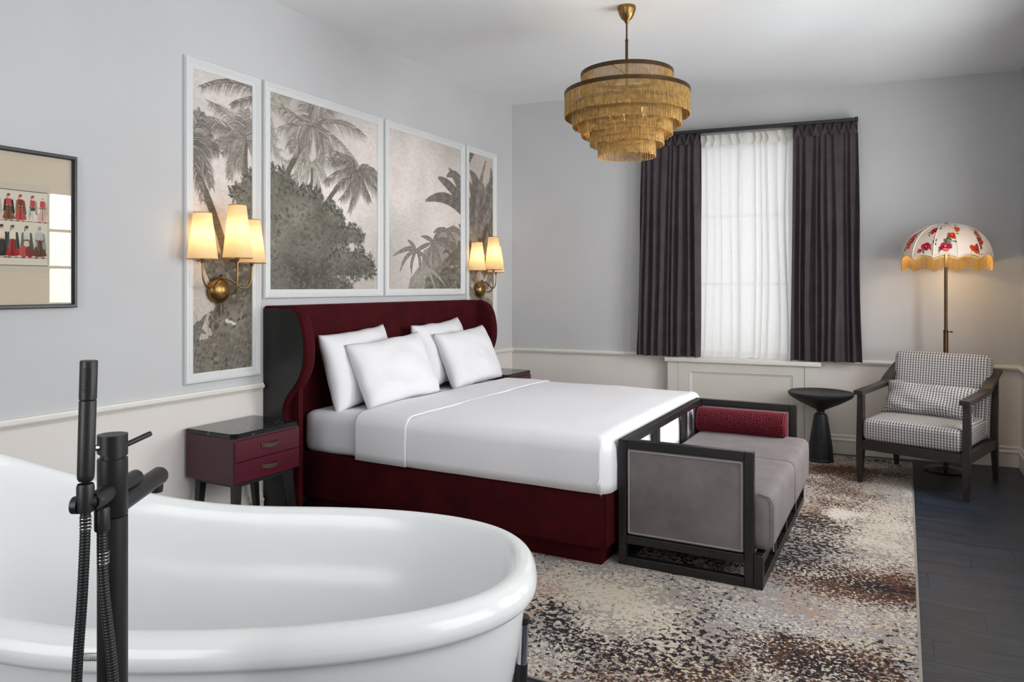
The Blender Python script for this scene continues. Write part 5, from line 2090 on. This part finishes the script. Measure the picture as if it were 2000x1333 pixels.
def cap(b):
    n = 40
    lo, hi = [], []
    for i in range(n):
        a = 2 * pi * i / n
        x, y = PR * cos(a), PR * sin(a)
        lo.append(b.verts.new((x, y, 1.1445 - x * 0.13)))
        hi.append(b.verts.new((x, y, 1.174)))
    for i in range(n):
        j = (i + 1) % n
        b.faces.new((lo[i], lo[j], hi[j], hi[i]))
    b.faces.new(hi)
    b.faces.new(lo)
    add_lathe(b, [(PR * 0.8, 1.134), (PR * 0.8, 1.147)], n=30)


capo = tpart('cap', cap)
tpart('indicator_dot', lambda b: add_lathe(b, [(0.0052, -0.002), (0.0052, 0.001), (0.003, 0.003), (0, 0.0032)], n=16, M=Matrix.Translation((-0.0145, -0.0175, 1.157)) @ Matrix.Rotation(radians(-39.5), 4, 'Z') @ Matrix.Rotation(pi / 2, 4, 'X')), M_CHROME, capo)['label'] = 'small silver dot'
tpart('lever', lambda b: add_tube(b, [(0.016, 0.012, 1.156), (0.036, 0.040, 1.166), (0.038, 0.0425, 1.167)], [0.0042, 0.0042, 0.0035], 12))
# spout over the tub, cross tube with the shower holder towards the room
SPZ = 1.078
tpart('spout', lambda b: (add_tube(b, [(0.0, 0.012, SPZ - 0.016), (0.003, 0.142, SPZ - 0.004), (0.0033, 0.148, SPZ - 0.0035)], [0.0155, 0.0155, 0.013], 28),
                          add_lathe(b, [(0.009, -0.012), (0.010, -0.005), (0.010, 0.004)], c=(0.003, 0.134, SPZ - 0.018), n=20)))
tpart('diverter', lambda b: add_tube(b, [(0.0, 0.0, 1.089), (0.002, 0.066, 1.091), (0.002, 0.069, 1.091)], [0.0125, 0.0125, 0.011], 24))
hold = tpart('holder_arm', lambda b: add_tube(b, [(0.0, -0.01, 1.089), (0.008, -0.060, 1.089), (0.008, -0.063, 1.089)], [0.0135, 0.0135, 0.012], 24))
HX, HYY = -0.003, -0.066
tpart('shower_bracket', lambda b: (add_lathe(b, [(0.0110, 1.076), (0.0118, 1.080), (0.0118, 1.112), (0.0105, 1.116), (0.0105, 1.10)], c=(HX, HYY, 0), n=28),
                                   add_tube(b, [(HX + 0.004, HYY, 1.089), (0.008, -0.060, 1.089)], 0.009, 16),
                                   add_tube(b, [(HX - 0.008, HYY, 1.085), (HX - 0.017, HYY, 1.085), (HX - 0.018, HYY, 1.085)], [0.0125, 0.0125, 0.010], 24)))
# hand shower leaning a touch towards the right
Mh = Matrix.Translation((HX, HYY, 1.116)) @ Matrix.Rotation(radians(1.6), 4, 'Y')
wand = tpart('hand_shower', lambda b: (add_lathe(b, [(0.0, 0.004), (0.009, 0.004), (0.010, 0.006), (0.0110, 0.008), (0.0114, 0.014), (0.0114, 0.119), (0.0109, 0.120)], n=30, M=Mh),
                                       add_lathe(b, [(0.0109, 0.1213), (0.0116, 0.122), (0.0116, 0.1765), (0.011, 0.1775), (0, 0.1775)], n=30, M=Mh)))
# spray holes: a little grid of dimples on the head
b = BM()
for i in range(7):
    for j in range(14):
        a = radians(-94 + i * 8)
        p = Mh @ Vector((0.01162 * cos(a), 0.01162 * sin(a), 0.133 + j * 0.0026))
        add_lathe(b, [(0.0007, 0.0), (0.0004, 0.0005), (0, 0.0006)], c=(0, 0, 0), n=5, M=Matrix.Translation(p) @ Matrix.Rotation(a, 4, 'Z') @ Matrix.Rotation(pi / 2, 4, 'Y'))
o = bm_obj('spray_nozzles', b, M_RUBBER, wand, local=True)
o['kind'] = 'stuff'


def hose(path, r):
    pts = catmull(path, 60)
    # resample evenly, ridged
    out, rad = [], []
    acc = 0
    last = pts[0]
    for p in pts:
        acc += (p - last).length
        last = p
        out.append(p)
    L = acc
    n = int(L / 0.0011)
    d = [0]
    for a, c in zip(out, out[1:]):
        d.append(d[-1] + (c - a).length)
    res = []
    j = 0
    for i in range(n + 1):
        t = L * i / n
        while j < len(d) - 2 and d[j + 1] < t:
            j += 1
        f = (t - d[j]) / max(1e-9, d[j + 1] - d[j])
        res.append(out[j].lerp(out[j + 1], min(1, f)))
        rad.append(r * (1 - 0.13 * (1 if (i % 4) == 0 else 0)))
    return res, rad


HP = [(HX, HYY, 1.076), (HX - 0.001, HYY, 1.03), (HX - 0.006, HYY + 0.002, 0.95), (HX - 0.015, HYY + 0.004, 0.83), (HX - 0.022, HYY + 0.006, 0.64), (HX - 0.018, HYY + 0.008, 0.42),
      (HX + 0.004, HYY + 0.01, 0.27), (0.028, HYY + 0.01, 0.24), (0.048, HYY + 0.01, 0.30), (0.050, HYY + 0.01, 0.45), (0.041, HYY + 0.012, 0.66), (0.029, HYY + 0.014, 0.83), (0.014, HYY + 0.016, 0.97), (0.009, HYY + 0.02, 1.062)]
pts, rad = hose(HP, 0.0072)
tpart('shower_hose', lambda b: add_tube(b, pts, rad, 12), M_BLACKMETAL, None, 80)
tpart('hose_union', lambda b: (add_lathe(b, [(0.0098, 0), (0.0105, 0.004), (0.0105, 0.03), (0.009, 0.034)], c=(0.0095, HYY + 0.02, 1.042), n=20)))
b = BM()
for z0 in (1.066, 1.061, 1.056, 1.051):
    add_lathe(b, [(0.0079, 0), (0.0081, 0.0007), (0.0079, 0.0014)], c=(HX, HYY, z0), n=20, cap=False)
for z0 in (1.010, 1.005, 1.000, 0.995):
    add_lathe(b, [(0.0084, 0), (0.0086, 0.0007), (0.0084, 0.0014)], c=(0.0122, HYY + 0.0178, z0), n=20, cap=False)
o = bm_obj('hose_rings', b, M_CHROME, tap, local=True, smooth=60)
tag(o, 'fine silver rings at the hose ends', kind='stuff')

# slim chrome and black upright beyond the tub's rounded end
pl = CR * 0.014 + CF * 2.08
pole = thing('standing_tube', 'short chrome upright with black ends behind the rounded end of the bathtub', 'pole', pl, YAW)
Ml = Matrix.Rotation(radians(2.2), 4, 'Y')
for nm, mt_, prof in (('foot', M_BLACKMETAL, [(0.03, 0.0), (0.03, 0.006), (0.0185, 0.012), (0.0185, 0.325), (0.0175, 0.332), (0.0, 0.332)]),
                      ('tube', M_CHROME, [(0.0165, 0.332), (0.0165, 0.444)]),
                      ('cap', M_BLACKMETAL, [(0.0175, 0.444), (0.0175, 0.463), (0.014, 0.466), (0.0, 0.466)])):
    b = BM()
    add_lathe(b, prof, n=30, M=Ml)
    bm_obj(nm, b, mt_, pole, smooth=40, local=True)

# ------------------------------------------------------------------ side table
st = thing('side_table', 'small round charcoal pedestal table between the bench and the armchair', 'side table', (-0.590, 6.335, 0.006))
b = BM()
add_lathe(b, [(0, 0.400), (0.034, 0.400), (0.06, 0.412), (0.15, 0.455), (0.220, 0.495), (0.240, 0.512), (0.246, 0.528), (0.246, 0.536), (0.240, 0.540), (0.232, 0.535), (0.0, 0.533)], n=64)
bm_obj('table_top', b, M_SIDETABLE, st, smooth=35, local=True)
b = BM()
n = 14
add_lathe(b, [(0.100, 0.0), (0.100, 0.012), (0.096, 0.02), (0.088, 0.12), (0.052, 0.352), (0.046, 0.366), (0.032, 0.374), (0.027, 0.385), (0.036, 0.402)], n=n)
bm_obj('pedestal', b, M_SIDETABLE, st, smooth=14, local=True)

st.scale = (1, 1, 1.02)

# ------------------------------------------------------------------ armchair
AC = (0.152, 6.035, 0.006)
AR = radians(-17.7)
arm = thing('armchair', 'armchair with dark wood frame and houndstooth upholstery beside the round table', 'armchair', AC, AR)
HW = 0.352


def cpart(name, fn, mat=M_CHAIRWOOD, ang=35):
    b = BM()
    fn(b)
    return bm_obj(name, b, mat, arm, smooth=ang, local=True)


def taper(b, sections):
    """rectangular sections (cx, cy, z, wx, wy)"""
    prev = None
    for cx, cy, z, wx, wy in sections:
        q = [b.verts.new((cx + sx * wx / 2, cy + sy * wy / 2, z)) for sx, sy in ((-1, -1), (1, -1), (1, 1), (-1, 1))]
        if prev:
            for i in range(4):
                b.faces.new((prev[i], prev[(i + 1) % 4], q[(i + 1) % 4], q[i]))
        else:
            b.faces.new(q)
        prev = q
    b.faces.new(prev)
    bmesh.ops.bevel(b, geom=[e for e in b.edges if abs(e.verts[0].co.z - e.verts[1].co.z) > 0.02], offset=0.004, segments=2, affect='EDGES')


for s in (-1, 1):
    x = s * (HW - 0.02)
    cpart('leg', lambda b: taper(b, [(x, -0.375, 0.0, 0.032, 0.036), (x, -0.362, 0.235, 0.042, 0.062), (x, -0.358, 0.31, 0.042, 0.068), (x, -0.352, 0.62, 0.040, 0.050)]))
    cpart('leg', lambda b: taper(b, [(x, 0.372, 0.0, 0.030, 0.034), (x, 0.335, 0.24, 0.042, 0.055), (x, 0.325, 0.31, 0.042, 0.058), (x, 0.365, 0.725, 0.036, 0.036)]))

    def arm_rest(b):
        prof = catmull([(0, -0.415, 0.638), (0, -0.20, 0.646), (0, 0.02, 0.656), (0, 0.115, 0.668), (0, 0.20, 0.706), (0, 0.415, 0.786)], 5)
        prev = None
        for k, p in enumerate(prof):
            wd = 0.031 if k > 0 else 0.030
            d = (prof[min(k + 1, len(prof) - 1)] - prof[max(0, k - 1)]).normalized()
            nn = Vector((0, -d.z, d.y)) * 0.015
            q = [b.verts.new(v) for v in (p + Vector((x - wd, 0, 0)) - nn, p + Vector((x + wd, 0, 0)) - nn, p + Vector((x + wd, 0, 0)) + nn, p + Vector((x - wd, 0, 0)) + nn)]
            if prev:
                for i in range(4):
                    b.faces.new((prev[i], prev[(i + 1) % 4], q[(i + 1) % 4], q[i]))
            else:
                b.faces.new(q)
            prev = q
        b.faces.new(prev)
        bmesh.ops.bevel(b, geom=[e for e in b.edges if len(e.link_faces) == 2 and e.calc_face_angle(0) > 1.0], offset=0.004, segments=2, affect='EDGES')

    cpart('armrest', arm_rest)
    cpart('side_rail', lambda b: add_box(b, (x - 0.018, -0.332, 0.236), (x + 0.018, 0.305, 0.308), 0.003, 1))
cpart('front_rail', lambda b: add_box(b, (-HW + 0.041, -0.390, 0.236), (HW - 0.041, -0.345, 0.304), 0.003, 1))
cpart('back_rail', lambda b: add_box(b, (-HW + 0.041, 0.30, 0.24), (HW - 0.041, 0.335, 0.304), 0.003, 1))
cpart('slat_base', lambda b: add_box(b, (-HW + 0.041, -0.344, 0.285), (HW - 0.041, 0.299, 0.303)))
b = rbox_bm((0.622, 0.64, 0.148), 0.032, (28, 28, 8), lambda p, n: 0.003 * nz(p, 5, 1), center=(0, -0.075, 0.379), bulge=0.018)
o = bm_obj('seat_cushion', b, M_HOUND, arm, smooth=60, local=True)
box_uv(o.data)
b = rbox_bm((0.640, 0.125, 0.60), 0.045, (28, 10, 26), lambda p, n: 0.003 * nz(p, 5, 6))
o = bm_obj('back_cushion', b, M_HOUND, arm, smooth=60, local=True)
box_uv(o.data)
Mk = Matrix.Translation((0, 0.285, 0.602)) @ Matrix.Rotation(radians(-11), 4, 'X')
o.data.transform(Mk)
cpart('back_brace', lambda b: add_box(b, (-HW + 0.038, 0.372, 0.60), (HW - 0.038, 0.395, 0.66), 0.003, 1))

me = pillow_mesh('lumbar_cushion', 0.61, 0.265, 0.17, 12.0, n=30, pinch=0.08)
cu = link('lumbar_cushion', me, M_HOUND)
box_uv(me)
cu.matrix_world = (Matrix.Translation(AC) @ Matrix.Rotation(AR, 4, 'Z') @ Matrix.Translation((-0.012, 0.058, 0.566)) @ Matrix.Rotation(radians(1.5), 4, 'Z') @ Matrix.Rotation(radians(1.2), 4, 'Y') @
                   Matrix.Rotation(radians(60), 4, 'X'))
tag(cu, 'oblong houndstooth cushion leaning on the back of the armchair', 'cushion')

# ------------------------------------------------------------------ floor lamp
LX, LY = 0.278, 6.44
fl = thing('floor_lamp', 'brass floor lamp with domed floral fabric shade and gold fringe behind the armchair', 'floor lamp', (LX, LY, 0))
b = BM()
add_lathe(b, [(0.0, 0.0), (0.15, 0.0), (0.152, 0.006), (0.148, 0.014), (0.12, 0.022), (0.03, 0.030), (0.014, 0.045), (0, 0.045)], n=48)
bm_obj('base', b, simple('black_lamp_base', (26, 24, 24), 0.2, 0.3), fl, smooth=40, local=True)
b = BM()
add_tube(b, [(0, 0, 0.03), (0, 0, 1.055)], 0.0165, 16)
add_lathe(b, [(0.0165, 1.05), (0.0175, 1.052), (0.0175, 1.07), (0.0, 1.07)], n=20)
add_tube(b, [(0, 0, 1.06), (0, 0, 1.70)], 0.0115, 14)
pole_o = bm_obj('pole', b, M_DARKBRASS, fl, smooth=40, local=True)
b = BM()
add_tube(b, [(0.012, -0.006, 1.058), (0.034, -0.016, 1.058)], 0.004, 10)
add_lathe(b, [(0.0, -0.008), (0.008, -0.005), (0.008, 0.005), (0, 0.008)], c=(0.036, -0.017, 1.058), n=12)
bm_obj('height_screw', b, M_DARKBRASS, pole_o, smooth=40, local=True)

# floral print for the shade: 12 gores, unrolled
FP = Paint(0, 0, 2.0, 0.46, 620, (208, 196, 187))


def paint_shade():
    P = FP
    r = random.Random(22)
    P.a += ((P.cloud(0.2, 4) - 0.5) * 0.06)[..., None]
    greens = [(66, 84, 66), (84, 100, 78), (58, 72, 66), (104, 112, 84)]
    reds = [(168, 38, 52), (196, 74, 72), (206, 110, 84), (150, 34, 60), (186, 60, 40)]

    def flower(x, y, s, col):
        for q in range(7):
            a = q * 2 * pi / 7 + r.random()
            P.blob((x + cos(a) * s * .55, y + sin(a) * s * .5), s * .52, s * .42, tuple(max(0, min(255, c + r.randint(-28, 28))) for c in col), 0.9)
        for q in range(5):
            a = r.random() * 6.3
            P.blob((x + cos(a) * s * .25, y + sin(a) * s * .22), s * .25, s * .2, tuple(int(c * .72) for c in col), 0.8)
        P.blob((x, y), s * .16, s * .14, (226, 184, 110))

    def leaf(x, y, a, l, col):
        e = (x + cos(a) * l, y + sin(a) * l)
        m_ = ((x + e[0]) / 2, (y + e[1]) / 2)
        P.seg((x, y), m_, l * .08, l * .42, col, 0.9)
        P.seg(m_, e, l * .42, l * .05, col, 0.9)

    for g in range(12):
        x0 = g / 12 * 2.0
        spots = [(r.uniform(.03, .14), r.uniform(.05, .13)), (r.uniform(.03, .14), r.uniform(.19, .27))]
        for k, (dx, y) in enumerate(spots):
            if (g + k) % 9 == 8:
                continue
            x = x0 + dx
            st = bez((x - .05, y - .06, 0), (x + r.uniform(-.03, .03), y, 0), (x + .07, y + .07, 0), 10)
            P.line(st, .003, .002, (92, 92, 72), 0.8)
            for q in range(13):
                p = st[r.randint(0, 10)]
                leaf(p.x, p.y, r.random() * 6.3, r.uniform(.03, .05), r.choice(greens))
            flower(x, y, r.uniform(.032, .046), r.choice(reds))
            if r.random() < 0.7:
                flower(x + r.uniform(-.05, .05), y - r.uniform(.03, .05), r.uniform(.015, .026), r.choice(reds))


paint_shade()
t = NT('floral_shade_fabric')
t.t.nodes.remove(t.b)
ti = t.n('ShaderNodeTexImage')
ti.image = FP.image('floral_print')
d = t.n('ShaderNodeBsdfDiffuse')
tl = t.n('ShaderNodeBsdfTranslucent')
t.l(ti.outputs[0], d.inputs[0])
t.l(ti.outputs[0], tl.inputs[0])
mx = t.n('ShaderNodeMixShader')
mx.inputs[0].default_value = 0.07
t.l(d.outputs[0], mx.inputs[1])
t.l(tl.outputs[0], mx.inputs[2])
t.l(mx.outputs[0], t.out.inputs[0])
M_FLORAL = t.m
NG = 12
A0 = atan2(-LY, -LX) + pi / 12       # a gore faces the room
DR, DZT, DZB = 0.302, 1.872, 1.612


def dome_rz(v):
    """v 0 hem -> 1 top"""
    a = v * pi / 2
    r = DR * (cos(a) ** 0.86) * 1.0
    r = max(r, 0.022)
    z = DZB + (DZT - DZB) * sin(a) ** 1.05
    return r, z


def hem(u):
    g = (u * NG) % 1.0
    return 0.030 * sin(pi * g) ** 0.8


def dome_pt(u, v):
    g = (u * NG) % 1.0
    flat = 1 - 0.022 * sin(pi * g) * (0.4 + 0.6 * cos(v * pi / 2))
    v0 = hem(u) / 0.42
    vv = v0 + (1 - v0) * v
    r, z = dome_rz(vv)
    a = A0 + 2 * pi * u
    return Vector((r * flat * cos(a), r * flat * sin(a), z))


shade_o = grid_mesh('lamp_shade', 144, 24, dome_pt, M_FLORAL, fl, uv=lambda u, v: (u, 0.02 + 0.96 * v), local=True)
shade_o['label'] = 'cream domed shade printed with red flowers and green leaves'
M_BRAID = simple('cream_braid', (222, 212, 198), 0.8, var=0.04)
b = BM()
for g in range(NG):
    pts = [dome_pt(g / NG, v / 14) * 1.0 for v in range(15)]
    pts = [Vector((p.x * 1.006, p.y * 1.006, p.z + 0.001)) for p in pts]
    add_tube(b, pts, 0.0045, 6)
bm_obj('rib_trim', b, M_BRAID, shade_o, smooth=60, local=True)
b = BM()
pts = []
for i in range(145):
    p = dome_pt(i / 144, 0)
    pts.append(Vector((p.x * 1.008, p.y * 1.008, p.z)))
add_tube(b, pts, 0.006, 6)
bm_obj('hem_braid', b, M_BRAID, shade_o, smooth=60, local=True)
b = BM()
rr = random.Random(3)
nfr = 330
for i in range(nfr):
    u = i / nfr
    p = dome_pt(u, 0)
    L = 0.098 + rr.uniform(-0.004, 0.004)
    q = Vector((p.x * (1 + rr.uniform(-0.008, 0.008)), p.y * (1 + rr.uniform(-0.008, 0.008)), p.z - L))
    add_tube(b, [p, p.lerp(q, 0.5), q], [0.0011, 0.0018, 0.0016], 4)
o = bm_obj('fringe', b, M_GOLDFRINGE, shade_o, smooth=60, local=True)
o['kind'] = 'stuff'
b = BM()
add_lathe(b, [(0.0, 1.885), (0.012, 1.882), (0.02, 1.872), (0.024, 1.866), (0, 1.864)], n=18)
bm_obj('finial', b, M_BRASS, fl, smooth=50, local=True)
b = BM()
add_lathe(b, [(0.0115, 1.72), (0.02, 1.72), (0.02, 1.755), (0.0, 1.755)], n=18)
for q in range(3):
    a = q * 2 * pi / 3
    r_, z_ = dome_rz(0.35)
    add_tube(b, [(0, 0, 1.715), (r_ * 0.97 * cos(a), r_ * 0.97 * sin(a), z_)], 0.0022, 6)
bm_obj('shade_holder', b, M_DARKBRASS, fl, smooth=40, local=True)
b = BM()
add_lathe(b, [(0.010, 1.74), (0.014, 1.73), (0.028, 1.69), (0.02, 1.665), (0.0, 1.655)], c=(0.035, -0.05, 0), n=16)
bm_obj('bulb', b, M_BULB, fl, smooth=50, local=True)
point_light('floor_lamp_light', (LX + 0.035, LY - 0.05, 1.635), 5.5, (1.0, 0.72, 0.38), 0.03)
